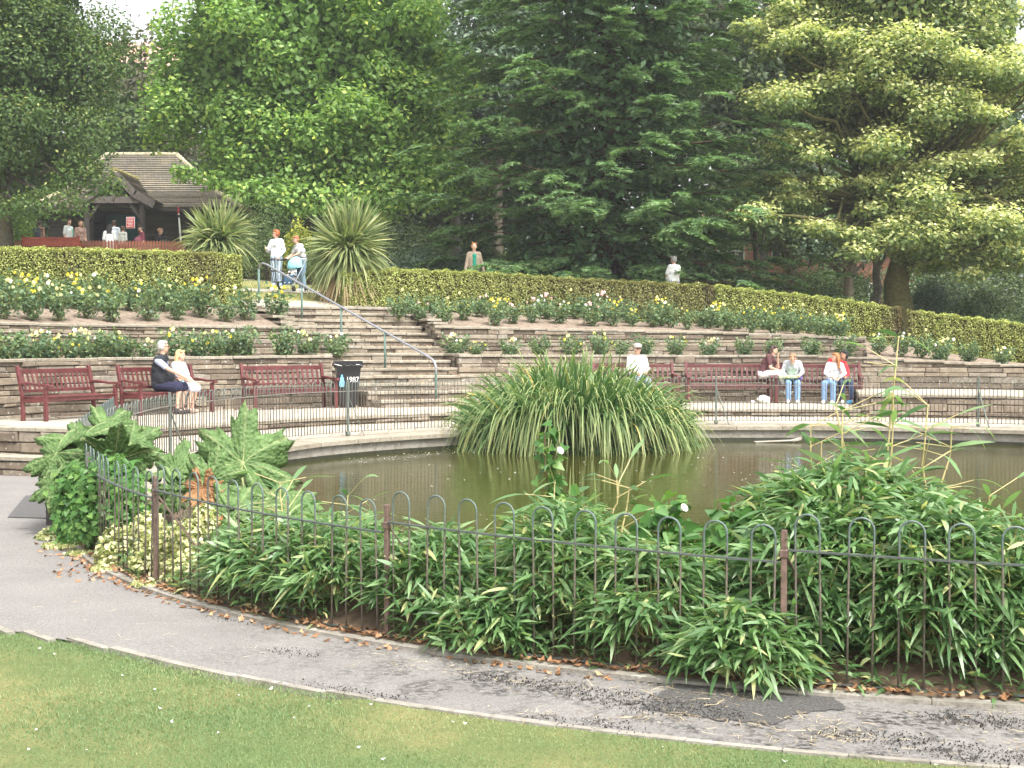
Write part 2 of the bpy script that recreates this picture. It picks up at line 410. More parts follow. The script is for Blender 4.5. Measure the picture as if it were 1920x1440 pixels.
# walkways
TE = 160.0                                  # where the upper walkway stops on the left
PE = 77.0                                   # where the raised platform starts on the right
def lowz(r, p):
    b = np.interp(r, [9.8, 11.4], [.49, .57]); return b*np.clip((178-p)/22, .01, 1) if p > 156 else b
polar_sheet('lower_walkway', np.linspace(9.84, 11.45, 6), np.linspace(-20, 171, 192),
            lambda r, p: np.interp(r, [9.8, 11.4], [.49, .57])*np.clip((176-p)/12, .012, 1)*np.clip((p+25)/20, 0, 1), M['paving'])
polar_sheet('upper_walkway', np.linspace(11.35, 15.95, 9), np.linspace(PE-1, TE, 90), lambda r, p: .72+0*r, M['paving'])
polar_sheet('platform', np.linspace(11.5, 15.95, 9), np.linspace(-20, PE, 100), lambda r, p: 1.05+0*r, M['paving'])
# ---- rubble walls
def stones(mb, pts, z0f, z1f, cour=(.06, .155), ln=(.22, 1.1), depth=.16, cope=None, proud=.0, cap=True):
    """dry-stone face along a polyline (2-D points); the face looks to the left of the walking direction"""
    pts = np.array(pts, float); seg = np.linalg.norm(np.diff(pts, axis=0), axis=1); cs = np.concatenate([[0], np.cumsum(seg)]); L = cs[-1]
    def P(s): return np.array([np.interp(s, cs, pts[:, 0]), np.interp(s, cs, pts[:, 1])])
    def Nn(s):
        t = P(min(s+.05, L))-P(max(s-.05, 0)); t /= np.linalg.norm(t)+1e-9; return np.array([-t[1], t[0]])
    ct = cope if cope else 0
    hmax = max(z1f(s)-z0f(s) for s in np.linspace(0, L, 12))-ct; k = 0; u = 0; lev = [0]
    while u < hmax-.05: u += random.uniform(*cour); lev.append(u)
    lev = [q*hmax/lev[-1] for q in lev] if len(lev) > 1 else [0, max(hmax, .03)]
    for a, b in zip(lev[:-1], lev[1:]):
        s = -random.uniform(0, .3)
        while s < L:
            l = random.uniform(*ln); s0 = max(s, 0)+.004; s1 = min(s+l, L)-.004; s += l
            if s1-s0 < .04: continue
            sm = (s0+s1)/2; top = z1f(sm)-ct; zb = z0f(sm)
            za = zb+a+random.uniform(-.004, .004); zc = min(zb+b-.013, top)
            if zc-za < .025: continue
            j = random.uniform(-.028, .024)+proud; n0, n1, p0, p1 = Nn(s0), Nn(s1), P(s0), P(s1); ch = .014
            V = []
            for off, ins in ((-depth, 0), (j-.014, 0), (j, ch)):
                for (pp, nn, sg) in ((p0, n0, 1), (p1, n1, -1)):
                    t = (p1-p0)/np.linalg.norm(p1-p0)
                    q = pp+nn*off+t*sg*ins*1.2
                    for z, sz in ((za, 1), (zc, -1)):
                        w_ = random.uniform(-.011, .009) if off > -depth else 0
                        V.append((q[0], q[1], z+sz*ins*.8+w_))
            Fc = [(8, 10, 11, 9)]
            for A, B in ((0, 4), (4, 8)):
                Fc += [(A, A+2, B+2, B), (A+1, B+1, B+3, A+3), (A, B, B+1, A+1), (A+2, A+3, B+3, B+2)]
            mb.add(V, Fc, 0)
    if cope:
        s = 0
        while s < L-.05:
            l = random.uniform(.45, 1.0); s1 = min(s+l, L)-.008; s0 = s+.004; s += l
            if s1-s0 < .08: continue
            z = z1f((s0+s1)/2)+random.uniform(-.008, .008); j = .03+random.uniform(-.012, .015)
            nseg = 2; V = []; Fc = []
            for q in range(nseg+1):
                ss = s0+(s1-s0)*q/nseg; pp, nn = P(ss), Nn(ss); jj = j+random.uniform(-.006, .006)
                for off, zz in ((-.34, z-ct), (-.34, z), (jj-.01, z), (jj, z-.012), (jj-.004, z-ct+.004)):
                    w_ = pp+nn*off; V.append((w_[0], w_[1], zz))
            for q in range(nseg):
                A = q*5; B = A+5; Fc += [(A+k_, B+k_, B+(k_+1) % 5, A+(k_+1) % 5) for k_ in range(5)]
            Fc += [(0, 1, 2, 3, 4), tuple(nseg*5+q for q in (4, 3, 2, 1, 0))]
            mb.add(V, Fc, 1)
def arc(r, p0, p1):
    k = max(2, int(abs(p1-p0)/1.2)); return [pol(r, p0+(p1-p0)*i/k)[:2] for i in range(k+1)]
SM = [M['stone'], M['coping'], M['mortar']]
def ring_wall(name, r, p0, p1, z0, zt, label, thick=.34, cope=.06, back=True):
    """face looks to the pond; walking from low phi to high phi keeps the pond on the left"""
    mb = MB(); Lr = r*R(p1-p0)
    f = lambda s: p0+(p1-p0)*s/Lr
    stones(mb, arc(r, p0, p1), lambda s: z0, lambda s: zt(f(s)), cope=cope)
    mb.sector(r+.035, r+thick, p0+.05, p1-.05, z0-.3, lambda q, p: zt(p)-cope-.012, mi=2)
    o = mb.build(name, SM); tag(o, label, 'wall'); return o
w1 = lambda p: float(np.interp(p, [0, 65, 80, 112, 124, 165], [1.3, 1.66, 1.86, 1.87, 1.87, 1.80]))
w2 = lambda p: float(np.interp(p, [60, 76, 88, 112, 124, 165], [2.2, 2.3, 2.46, 2.58, 2.55, 2.52]))
SL, SR = 124.0, 112.5
ring_wall('stone_wall', 15.85, SL, 176, .70, w1, 'curved rubble stone wall behind the three benches left of the steps')
ring_wall('stone_wall', 15.85, 20, SR, .70, w1, 'curved rubble stone wall behind the right-hand benches')
ring_wall('stone_wall', 17.6, SL, 172, w1(140)-.25, w2, 'upper rubble stone wall between the two left rose beds')
ring_wall('stone_wall', 17.6, 76, SR, w1(90)-.25, w2, 'upper rubble stone wall between the two right rose beds')
# platform front on the right
ring_wall('stone_wall', 11.45, -15, PE-.02, .5, lambda p: 1.05, 'low rubble stone wall under the raised paved platform at the right edge')
mb = MB(); stones(mb, [pol(r, PE)[:2] for r in np.linspace(11.5, 15.8, 8)], lambda s: .7, lambda s: 1.05, cope=.06)
mb.sector(11.5, 15.8, PE-1.6, PE-.12, .5, 1.035, 3)
tag(mb.build('stone_wall', SM), 'short end wall of the raised platform beside the last bench', 'wall')
# step up between lower and upper walkway
mb = MB(); ra = 11.38*R(TE-PE)
stones(mb, arc(11.38, PE, TE), lambda s: .53, lambda s: .725, cour=(.06, .1), ln=(.3, .9), cope=.055, depth=.2)
tag(mb.build('stone_step', SM), 'long low stone step curving between the lower and upper walkway', 'step')
# left end block with two rough steps down to the path
mb = MB(); stones(mb, [pol(r, TE)[:2] for r in np.linspace(16.2, 11.4, 8)][::-1], lambda s: .0, lambda s: .74, cour=(.15, .22), ln=(.4, 1.1), cope=.07, proud=.02)
mb.v = [(x, y, z) for x, y, z in mb.v]
tag(mb.build('stone_wall', SM), 'rough stone end wall of the terrace beside the asphalt path at the left edge', 'wall')
mb = MB(); TF = TE+2.6
stones(mb, [pol(r, TF)[:2] for r in np.linspace(11.9, 17, 8)], lambda s: .0, lambda s: .31, cour=(.12, .16), ln=(.5, 1.2), cope=.07, proud=.01)
mb.sector(11.9, 17, TE-.5, TF-.2, -.2, .28, 4, mi=1)
tag(mb.build('stone_step', SM), 'rough stone step at the foot of the terrace end, beside the asphalt path', 'step')
# soil beds
polar_sheet('soil_bed', [15.95, 16.4, 17, 17.65], np.linspace(SL, 170, 80), lambda r, p: np.vectorize(w1)(p)-.05+jit(r, p, .02, 2), M['soil'])
polar_sheet('soil_bed', [15.95, 16.4, 17, 17.65], np.linspace(75.9, SR, 60), lambda r, p: np.vectorize(w1)(p)-.05+jit(r, p, .02, 2), M['soil'])
def up_bed(r, p):
    a = np.vectorize(w2)(p)-.05; b = hb(p); return a+(b-a)*np.clip((r-17.7)/2.6, 0, 1)+jit(r, p, .02, 2)
rsb = np.linspace(17.68, 20.35, 9)
polar_sheet('soil_bed', rsb, np.linspace(SL, 170, 80), up_bed, M['soil'])
polar_sheet('soil_bed', rsb, np.linspace(75.95, SR, 60), up_bed, M['soil'])
polar_sheet('soil_bed', np.linspace(15.95, 20.35, 12), np.linspace(15, 76, 80),
            lambda r, p: np.vectorize(w1)(p)-.05+(hb(p)-np.vectorize(w1)(p)+.05)*np.clip((r-16)/4.3, 0, 1)+jit(r, p, .02, 2), M['soil'])
# ---- staircase: rings of stone treads from the walkway up to the top lawn
NS = 14; R0s, R1s = 14.25, 20.25; Z0s, Z1s = .72, 3.1
stair = empty('stone_staircase', pol(14.2, 118, .72), label='wide flight of rough stone steps climbing between the rose beds', cat='steps')
inv = Matrix.Translation(-Vector(stair.location))
def stair_right(r): return float(np.interp(r, [14.2, 15.8, 16.0, 20.3], [108.5, 110.8, SR, SR]))
def stair_left(r): return float(np.interp(r, [14.2, 15.8, 16, 20.3], [122.5, SL, SL, SL+.2]))
for i in range(NS):
    r = R0s+(R1s-R0s)*i/NS; z1 = Z0s+(Z1s-Z0s)*(i+1)/NS; zb = z1-(Z1s-Z0s)/NS; dr = (R1s-R0s)/NS
    a0, a1 = stair_right(r), stair_left(r); mb = MB()
    stones(mb, arc(r, a0, a1), lambda s: zb-.01, lambda s: z1, cour=(.09, .12), ln=(.35, .9), cope=.065, depth=.25)
    mb.sector(r+.04, r+dr+.3, a0, a1, zb-.7, z1-.07, mi=0)
    mb.v = [tuple(inv @ Vector(v)) for v in mb.v]
    # treads behind the nosing
    mb.sector
    o = mb.build('step', SM, stair)
    mb = MB(); mb.sector(r+.3, r+dr+.06, a0, a1, z1-.1, z1-.008, mi=0); mb.v = [tuple(inv @ Vector(v)) for v in mb.v]
    mb.build('tread_paving', [M['coping']], o)
# cheek walls of the steps (they follow the beds)
def cheek(ph, left, r0, r1, label, ztop):
    rsx = np.linspace(r1, r0, 12) if left else np.linspace(r0, r1, 12)
    mb = MB(); L = r1-r0
    zt = lambda s: ztop(r1-s if left else r0+s)
    phr = (lambda r: ph) if left else (lambda r: stair_right(r)-.05)
    stones(mb, [pol(r, phr(r))[:2] for r in rsx], lambda s: max(.7, zt(s)-1.0), zt, cope=.06, cour=(.1, .16))
    return tag(mb.build('stone_wall', SM), label, 'wall')
def bedz(r, p):
    return (w1(p) if r < 17.6 else w2(p)+(float(hb(p))-w2(p))*(r-17.6)/2.7)+.03
cheek(SL, True, 15.9, 17.6, 'stone cheek wall beside the steps at the end of the lower left rose bed', lambda r: bedz(r, SL))
cheek(SL, True, 17.6, 20.2, 'stone cheek wall beside the steps at the end of the upper left rose bed', lambda r: bedz(r, SL))
cheek(SR, False, 15.9, 17.6, 'stone cheek wall beside the steps at the end of the lower right rose bed', lambda r: bedz(r, SR))
cheek(SR, False, 17.6, 20.2, 'stone cheek wall beside the steps at the end of the upper right rose bed', lambda r: bedz(r, SR)+.03)
# path and lawn strips at the top of the steps
def strip(name, r0, r1, p0, p1, lift, mat):
    return polar_sheet(name, np.linspace(r0, r1, 6), np.linspace(p0, p1, 60), lambda r, p: zrp(r, p)+jit(r, p, .02)+lift, mat)
strip('path', 20.2, 21.2, 112, 128, .02, M['paving'])
strip('path', 23.0, 24.6, 60, 170, .024, M['paving'])
strip('path', 31.5, 32.6, 60, 170, .024, M['paving'])
strip('path', 38.4, 43.5, 120, 175, .03, M['paving'])
# asphalt repair patch by the left steps
c4 = [hit(88, 930), hit(48, 931), hit(14, 972), hit(88, 974)]
tag(mesh_np('repair_patch', [(q[0], q[1], .016) for q in c4], [(0, 1, 2, 3)], M['patch']), kind='structure')

pk = [hit(*q) for q in ((1268, 1283), (1203, 1334), (1330, 1353), (1455, 1364), (1500, 1342), (1585, 1333), (1562, 1312), (1420, 1290))]; nk = len(pk)
ring_ = [pk[i]*(1-t)+pk[(i+1) % nk]*t+np.array([random.gauss(0, .012), random.gauss(0, .016), 0]) for i in range(nk) for t in np.linspace(0, .9, 10)]
cen = sum(pk)/nk; V = [(cen[0], cen[1], .0175)]+[(q[0], q[1], .0155) for q in ring_]; k_ = len(ring_)
M['moss_patch'] = plain('mossy_tar', (.11, .105, .1), .95, .2, .6, 70, bmp=.8)
tag(mesh_np('tar_patch', V, [(0, 1+i, 1+(i+1) % k_) for i in range(k_)][::1], M['moss_patch']), kind='structure')
# ================================================================ FOLIAGE HELPERS
def unit(a): return a/np.maximum(np.linalg.norm(a, axis=-1, keepdims=True), 1e-9)
def rdir(n): return unit(rng.normal(size=(n, 3)))
PROF = dict(lance=lambda t: np.interp(t, [0, .2, .5, .85, 1], [.25, .85, 1, .5, .03]),
            strap=lambda t: np.interp(t, [0, .3, .7, 1], [.7, 1, .85, .04]),
            grass=lambda t: np.interp(t, [0, .5, 1], [1, .8, .05]))
def strips(P, D, L, W, k=3, droop=.3, prof='lance', pw=2.0, rnd=None, twist=None):
    n = len(P); P = np.asarray(P, float); D = unit(D); L = np.broadcast_to(L, (n,)).astype(float); W = np.broadcast_to(W, (n,)).astype(float)
    droop = np.broadcast_to(droop, (n,)).astype(float)
    up = np.zeros((n, 3)); up[:, 2] = 1; up += rng.normal(size=(n, 3))*(.35 if twist is None else twist)
    S = unit(np.cross(D, up)); t = np.linspace(0, 1, k+1)
    pos = P[:, None]+D[:, None]*(L[:, None, None]*t[None, :, None])
    dr = droop[:, None]*L[:, None]*t[None, :]**pw; pos[:, :, 2] -= dr
    pos = P[:, None]+(pos-P[:, None])*(1/(1+.35*droop))[:, None, None]
    w = W[:, None]*PROF[prof](t)[None]*.5
    V = np.stack([pos-S[:, None]*w[..., None], pos+S[:, None]*w[..., None]], 2).reshape(-1, 3)
    b = (np.arange(n)*(k+1)*2)[:, None]+(np.arange(k)*2)[None]
    Fc = np.stack([b, b+1, b+3, b+2], -1).reshape(-1, 4)
    rn = rng.random(n) if rnd is None else rnd
    return V, Fc, np.repeat(rn, (k+1)*2), np.tile(np.repeat(t, 2), n)
def leaves(P, Nn, L, W, fold=.25, rnd=None, axis=None, tt=None):
    """one four-cornered leaf at every point, facing Nn"""
    n = len(P); Nn = unit(Nn); A = unit(np.cross(Nn, rdir(n))) if axis is None else unit(axis-Nn*np.sum(axis*Nn, 1, keepdims=True))
    B = np.cross(Nn, A); L = np.broadcast_to(L, (n,))[:, None]*rng.uniform(.7, 1.25, (n, 1)); W = np.broadcast_to(W, (n,))[:, None]
    V = np.stack([P-A*L*.5, P-Nn*L*fold*.3+B*W*.5, P+A*L*.5-Nn*L*.12, P-Nn*L*fold*.3-B*W*.5], 1).reshape(-1, 3)
    Fc = np.arange(n*4).reshape(n, 4); rn = rng.random(n) if rnd is None else rnd
    return V, Fc, np.repeat(rn, 4), np.repeat(np.zeros(n) if tt is None else tt, 4)
def join(*parts):
    V, Fc, r, t = [], [], [], []; b = 0
    for p in parts:
        V.append(p[0]); Fc.append(p[1]+b); r.append(p[2]); t.append(p[3]); b += len(p[0])
    return np.concatenate(V), np.concatenate(Fc), np.concatenate(r), np.concatenate(t)
def foliage(name, J, mat, parent=None, local=None):
    V = J[0] if local is None else J[0]-np.asarray(local)
    return mesh_np(name, V, J[1], mat, parent, rnd=J[2], tt=J[3])
def shell(c, rad, n, thick=.35, low=-.6):
    """points through the outer part of an ellipsoid, with outward directions"""
    d = rdir(int(n*1.6)); d = d[d[:, 2] > low][:n]; s = 1-thick*rng.random((len(d), 1))**1.3
    return np.asarray(c)+d*np.asarray(rad)*s, unit(d/np.asarray(rad))
def limb(p, q, k=6, wob=.06):
    p = np.array(p, float); q = np.array(q, float); L = np.linalg.norm(q-p); t = np.linspace(0, 1, k)[:, None]
    return p+(q-p)*t+rng.normal(size=(k, 3))*wob*L*np.sin(t*math.pi)
def broadleaf(name, label, base, crown_c, crown_r, nl, nleaf, leaf, mat, bark, trunk_r, lobe=(.28, .42), group=None, fork=.35, up=.5,
              cat='tree', flat=.75, jt=.17, tipbias=0, low=-.75, inner=.2, seed=None, lean=(0, 0), lobes_extra=()):
    global rng
    keep = rng
    if seed is not None: rng = np.random.default_rng(seed)
    base = np.array(base, float); cc = np.array(crown_c, float); cr = np.array(crown_r, float)
    root = empty(name, base, 0, label, cat, group)
    lob = []
    d = rdir(nl*3); d = d[d[:, 2] > low][:nl]
    for i, v in enumerate(d):
        s = rng.uniform(.45, .86) if i % 4 else rng.uniform(.0, .4)
        rr = rng.uniform(*lobe)*cr.mean(); lob.append((cc+v*cr*s, np.array([rr, rr, rr*flat])))
    for c, r_ in lobes_extra: lob.append((np.array(c, float), np.array(r_, float)))
    vol = np.array([l[1].prod()**(2/3) for l in lob]); cnt = (nleaf*vol/vol.sum()).astype(int); parts = []
    for (c, r_), n in zip(lob, cnt):
        if n < 4: continue
        P, D = shell(c, r_, n, .45, -.85); k = len(P); P = P+rng.normal(size=(k, 3))*np.asarray(r_)*jt
        Nn = unit(D*.6+np.array([0, 0, up])+rng.normal(size=(k, 3))*.55)
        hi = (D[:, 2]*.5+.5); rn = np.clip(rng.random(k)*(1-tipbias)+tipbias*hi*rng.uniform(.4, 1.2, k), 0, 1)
        parts.append(leaves(P, Nn, leaf, leaf*.62, rnd=rn))
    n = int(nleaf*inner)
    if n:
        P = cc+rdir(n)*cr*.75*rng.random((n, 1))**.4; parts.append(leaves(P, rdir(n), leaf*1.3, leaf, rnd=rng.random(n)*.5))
    mb = MB(); top = cc+np.array([lean[0], lean[1], cr[2]*.4]); fk = base+(top-base)*fork; fk[:2] = base[:2]+(cc[:2]-base[:2])*.3
    tp = limb(base-np.array([0, 0, .3]), fk, 6, .015); mb.tube(tp-base, [trunk_r*(1.35-.5*min(1, q*2)) if q < .3 else trunk_r*(1.05-.25*q) for q in np.linspace(0, 1, 6)], 12)
    tp2 = limb(fk, top, 7, .03); mb.tube(tp2-base, np.linspace(trunk_r*.8, trunk_r*.15, 7), 9)
    for c, r_ in lob:
        s = tp2[min(6, max(0, int((c[2]-fk[2])/(top[2]-fk[2]+1e-6)*6)-2))]; L = np.linalg.norm(c-s)
        mb.tube(limb(s, c, 6, .07)-base, np.linspace(min(trunk_r*.35, .05+L*.02), .015, 6), 6)
    auto_smooth(mb.build('trunk', bark, root), 60)
    foliage('crown', join(*parts), mat, root, base); rng = keep
    return root
def shrub(name, label, base, rad, nleaf, leaf, mat, group=None, cat='shrub', nl=9, blade=False, stemm=None):
    base = np.array(base, float); root = empty(name, base, 0, label, cat, group); parts = []; rad = np.array(rad, float); mb = MB()
    for i in range(nl):
        v = rdir(1)[0]; v[2] = abs(v[2])*.9; c = base+np.array([0, 0, rad[2]*.35])+v*rad*np.array([.65, .65, .55]); rr = rad*rng.uniform(.38, .6)
        P, D = shell(c, rr, nleaf//nl, .6, -.9); k = len(P); P[:, 2] = np.maximum(P[:, 2], base[2]+.02)
        if blade: parts.append(strips(P, unit(D+np.array([0, 0, .4])+rng.normal(size=(k, 3))*.4), leaf, leaf*.22, 2, .25))
        else: parts.append(leaves(P, unit(D*.7+np.array([0, 0, .4])+rng.normal(size=(k, 3))*.5), leaf, leaf*.55))
        mb.tube(limb((0, 0, -.1), c-base, 5, .08), np.linspace(.03, .008, 5), 5)
    foliage('foliage', join(*parts), mat, root, base); mb.build('stem', stemm or M['bark'], root)
    return root

# ---- leaf materials
M['l_oak'] = leafmat('holm_oak_leaf', [(0, (0.0501, 0.093, 0.0315)), (.6, (0.1001, 0.1716, 0.0501)), (.86, (0.2002, 0.2574, 0.0715)), (1, (0.5434, 0.5434, 0.2145))], trans=.35, spec=.3)
M['l_plane'] = leafmat('plane_leaf', [(0, (0.1273, 0.2179, 0.0669)), (.5, (0.2334, 0.3857, 0.115)), (.9, (0.4243, 0.5869, 0.1882)), (1, (0.816, 0.8383, 0.2509))], trans=0.5)
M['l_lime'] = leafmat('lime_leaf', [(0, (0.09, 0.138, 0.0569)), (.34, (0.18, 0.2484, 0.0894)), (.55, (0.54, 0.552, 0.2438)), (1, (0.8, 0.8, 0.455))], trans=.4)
M['l_dark'] = leafmat('dark_leaf', [(0, (0.0473, 0.078, 0.0351)), (.7, (0.0945, 0.1495, 0.0607)), (1, (0.189, 0.234, 0.0945))], trans=.35)
M['l_mid'] = leafmat('mid_leaf', [(0, (0.054, 0.0975, 0.035)), (.7, (0.108, 0.169, 0.056)), (1, (0.2025, 0.247, 0.098))], trans=.35)
M['l_brown'] = leafmat('brownish_leaf', [(0, (0.078, 0.078, 0.052)), (.7, (0.13, 0.13, 0.078)), (1, (0.221, 0.208, 0.13))], trans=.3)
M['l_blue'] = leafmat('bluish_leaf', [(0, (0.065, 0.1105, 0.065)), (.7, (0.117, 0.182, 0.1105)), (1, (0.221, 0.286, 0.195))], trans=.3)
M['l_yel'] = leafmat('yellow_leaf', [(0, (.16, .19, .03)), (.6, (.35, .37, .05)), (1, (.6, .58, .12))], trans=.35)
M['l_needle'] = leafmat('fir_needle', [(0, (0.0668, 0.1287, 0.0623)), (.6, (0.1226, 0.2253, 0.0933)), (1, (0.2228, 0.3539, 0.1348))], tip=(.27, .38, .17), trans=.3, tipr=(.4, 1))
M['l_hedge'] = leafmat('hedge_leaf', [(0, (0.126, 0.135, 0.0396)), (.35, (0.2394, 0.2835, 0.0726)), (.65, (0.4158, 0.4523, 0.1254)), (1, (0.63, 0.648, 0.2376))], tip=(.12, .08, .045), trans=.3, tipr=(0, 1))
M['l_rose'] = leafmat('rose_leaf', [(0, (0.069, 0.132, 0.072)), (.6, (0.138, 0.22, 0.114)), (1, (0.299, 0.374, 0.168))], trans=.35)
M['l_reed'] = leafmat('reed_leaf', [(0, (0.0548, 0.1275, 0.045)), (.6, (0.1016, 0.2025, 0.0675)), (.95, (0.1875, 0.285, 0.105)), (1, (0.625, 0.45, 0.15))], tip=(.5, .52, .22), trans=.3, tipr=(.62, 1.15))
M['l_cord'] = leafmat('cordyline_leaf', [(0, (.09, .15, .06)), (.55, (.16, .23, .085)), (.8, (.3, .34, .14)), (1, (.5, .48, .24))], tip=(.34, .36, .17), trans=.3, tipr=(.4, 1.4))
M['l_corddead'] = leafmat('cordyline_dead_leaf', [(0, (.2, .14, .07)), (1, (.42, .32, .17))], trans=.2)
M['l_bamboo'] = leafmat('bamboo_leaf', [(0, (0.0792, 0.1691, 0.0618)), (.5, (0.1584, 0.2837, 0.11)), (.88, (0.264, 0.3864, 0.1788)), (1, (0.594, 0.5675, 0.275))], trans=.4, rough=.38, spec=.6)
M['cane'] = plain('bamboo_cane', (.48, .4, .19), .5, .4, .2)
M['l_ivy'] = leafmat('bindweed_leaf', [(0, (0.0517, 0.132, 0.03)), (.6, (0.0978, 0.231, 0.054)), (1, (0.1955, 0.33, 0.084))], trans=.4, rough=.4)
M['l_var'] = leafmat('variegated_leaf', [(0, (.1, .15, .04)), (.3, (.3, .33, .1)), (.6, (.62, .6, .3)), (1, (.78, .76, .5))], trans=.3)
M['l_litter'] = leafmat('litter_leaf', [(0, (.14, .07, .035)), (.5, (.32, .16, .08)), (1, (.52, .34, .2))], trans=.1)
M['straw'] = leafmat('straw', [(0, (.3, .22, .12)), (1, (.6, .5, .32))], trans=.05)
M['petal_y'] = plain('yellow_petal', (.8, .68, .07), .6, .3, .12, 30)
M['petal_c'] = plain('cream_petal', (.82, .76, .34), .6, .3, .1, 30)
M['petal_w'] = plain('white_petal', (.85, .84, .78), .6, .3, .05, 30)
M['petal_p'] = plain('pink_petal', (.82, .52, .5), .6, .3, .12, 30)
# ================================================================ TREES AND SHRUBS BEHIND
g = ground
# holm oak on the left
b = g(10, 47)
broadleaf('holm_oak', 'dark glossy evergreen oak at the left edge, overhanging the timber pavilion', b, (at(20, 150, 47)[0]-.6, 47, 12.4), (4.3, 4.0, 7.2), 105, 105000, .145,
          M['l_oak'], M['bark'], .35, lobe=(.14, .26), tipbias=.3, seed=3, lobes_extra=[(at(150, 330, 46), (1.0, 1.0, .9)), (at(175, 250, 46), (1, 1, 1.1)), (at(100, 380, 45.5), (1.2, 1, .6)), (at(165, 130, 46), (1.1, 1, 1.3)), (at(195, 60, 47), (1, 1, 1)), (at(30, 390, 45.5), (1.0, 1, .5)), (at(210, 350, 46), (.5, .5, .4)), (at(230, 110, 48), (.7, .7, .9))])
# plane tree
b = g(565, 52)
broadleaf('plane_tree', 'big bright green plane tree spreading behind the spiky cabbage palms', b, (at(590, 150, 51)[0], 51, 13.4), (6.2, 5.0, 7.0), 190, 125000, .22,
          M['l_plane'], M['bark'], .33, lobe=(.1, .19), up=.8, seed=5, inner=.28, lobes_extra=[(at(330, 120, 51), (1.1, 1, 1.1)), (at(318, 190, 51), (1.1, 1, 1.1)), (at(345, 50, 51), (1.2, 1, 1.1)), (at(312, 245, 51), (1, 1, .9)), (at(372, 190, 50.5), (1.2, 1, 1.3)), (at(375, 100, 50.5), (1.2, 1, 1.2)), (at(845, 150, 51), (1.2, 1, 1.3)), (at(480, 290, 49), (1.3, 1.1, .9)), (at(560, 325, 48.8), (1.4, 1.1, .8)), (at(650, 310, 48.8), (1.4, 1.1, .9)), (at(740, 305, 48.8), (1.4, 1.1, .9)), (at(820, 320, 49.4), (1.1, 1, .8)), (at(610, 260, 48.5), (1.3, 1.1, 1)), (at(700, 240, 48.5), (1.3, 1.1, 1)), (at(520, 220, 48.6), (1.3, 1.1, 1)), (at(355, 325, 49.5), (.7, .7, .4)), (at(330, 200, 50), (1.0, 1, 1)), (at(415, 340, 49), (.8, .8, .45)), (at(600, 375, 48), (2.2, 1.2, .7)), (at(750, 360, 48.5), (1.9, 1.2, .8)), (at(830, 260, 50), (1.2, 1.2, 1.2)), (at(500, 360, 48.5), (1.5, 1.2, .6)), (at(690, 395, 48.5), (1.5, 1, .5)), (at(410, 245, 50.5), (1.1, .8, 1.0)), (at(470, 310, 50), (1.2, .8, .8))])
# lime tree on the right
b = g(1685, 43)
lx = [(1500, 150, 1.5), (1560, 260, 1.6), (1470, 330, 1.0), (1520, 370, 1.5), (1620, 410, 1.6), (1720, 420, 1.5), (1820, 380, 1.7), (1900, 430, 1.5), (1660, 330, 1.6), (1780, 290, 1.7), (1880, 310, 1.5), (1600, 150, 1.7), (1700, 200, 1.6), (1830, 180, 1.6), (1480, 60, 1.3), (1580, 40, 1.5), (1700, 60, 1.6), (1830, 60, 1.6), (1930, 120, 1.5), (1930, 250, 1.3), (1950, 370, 1.4), (1560, 410, .9), (1760, 452, 1.2), (1850, 458, 1.3), (1640, 438, 1.1), (1920, 465, 1.1)]
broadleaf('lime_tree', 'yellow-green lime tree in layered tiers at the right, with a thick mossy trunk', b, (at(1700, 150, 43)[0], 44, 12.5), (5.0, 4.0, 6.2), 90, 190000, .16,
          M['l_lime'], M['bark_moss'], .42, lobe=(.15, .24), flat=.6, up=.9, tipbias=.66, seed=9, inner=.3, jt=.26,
          lobes_extra=[(at(px+random.gauss(0, 34)*r_, py+abs(random.gauss(0, 16))*(1 if random.random() < .8 else -1)+abs(q-3)*6, 41.5+random.uniform(-1, 2.4)), (r_*u, r_*u, r_*u*.55)) for px, py, r_ in lx for q in range(8) for u in [random.uniform(.3, .56)]])
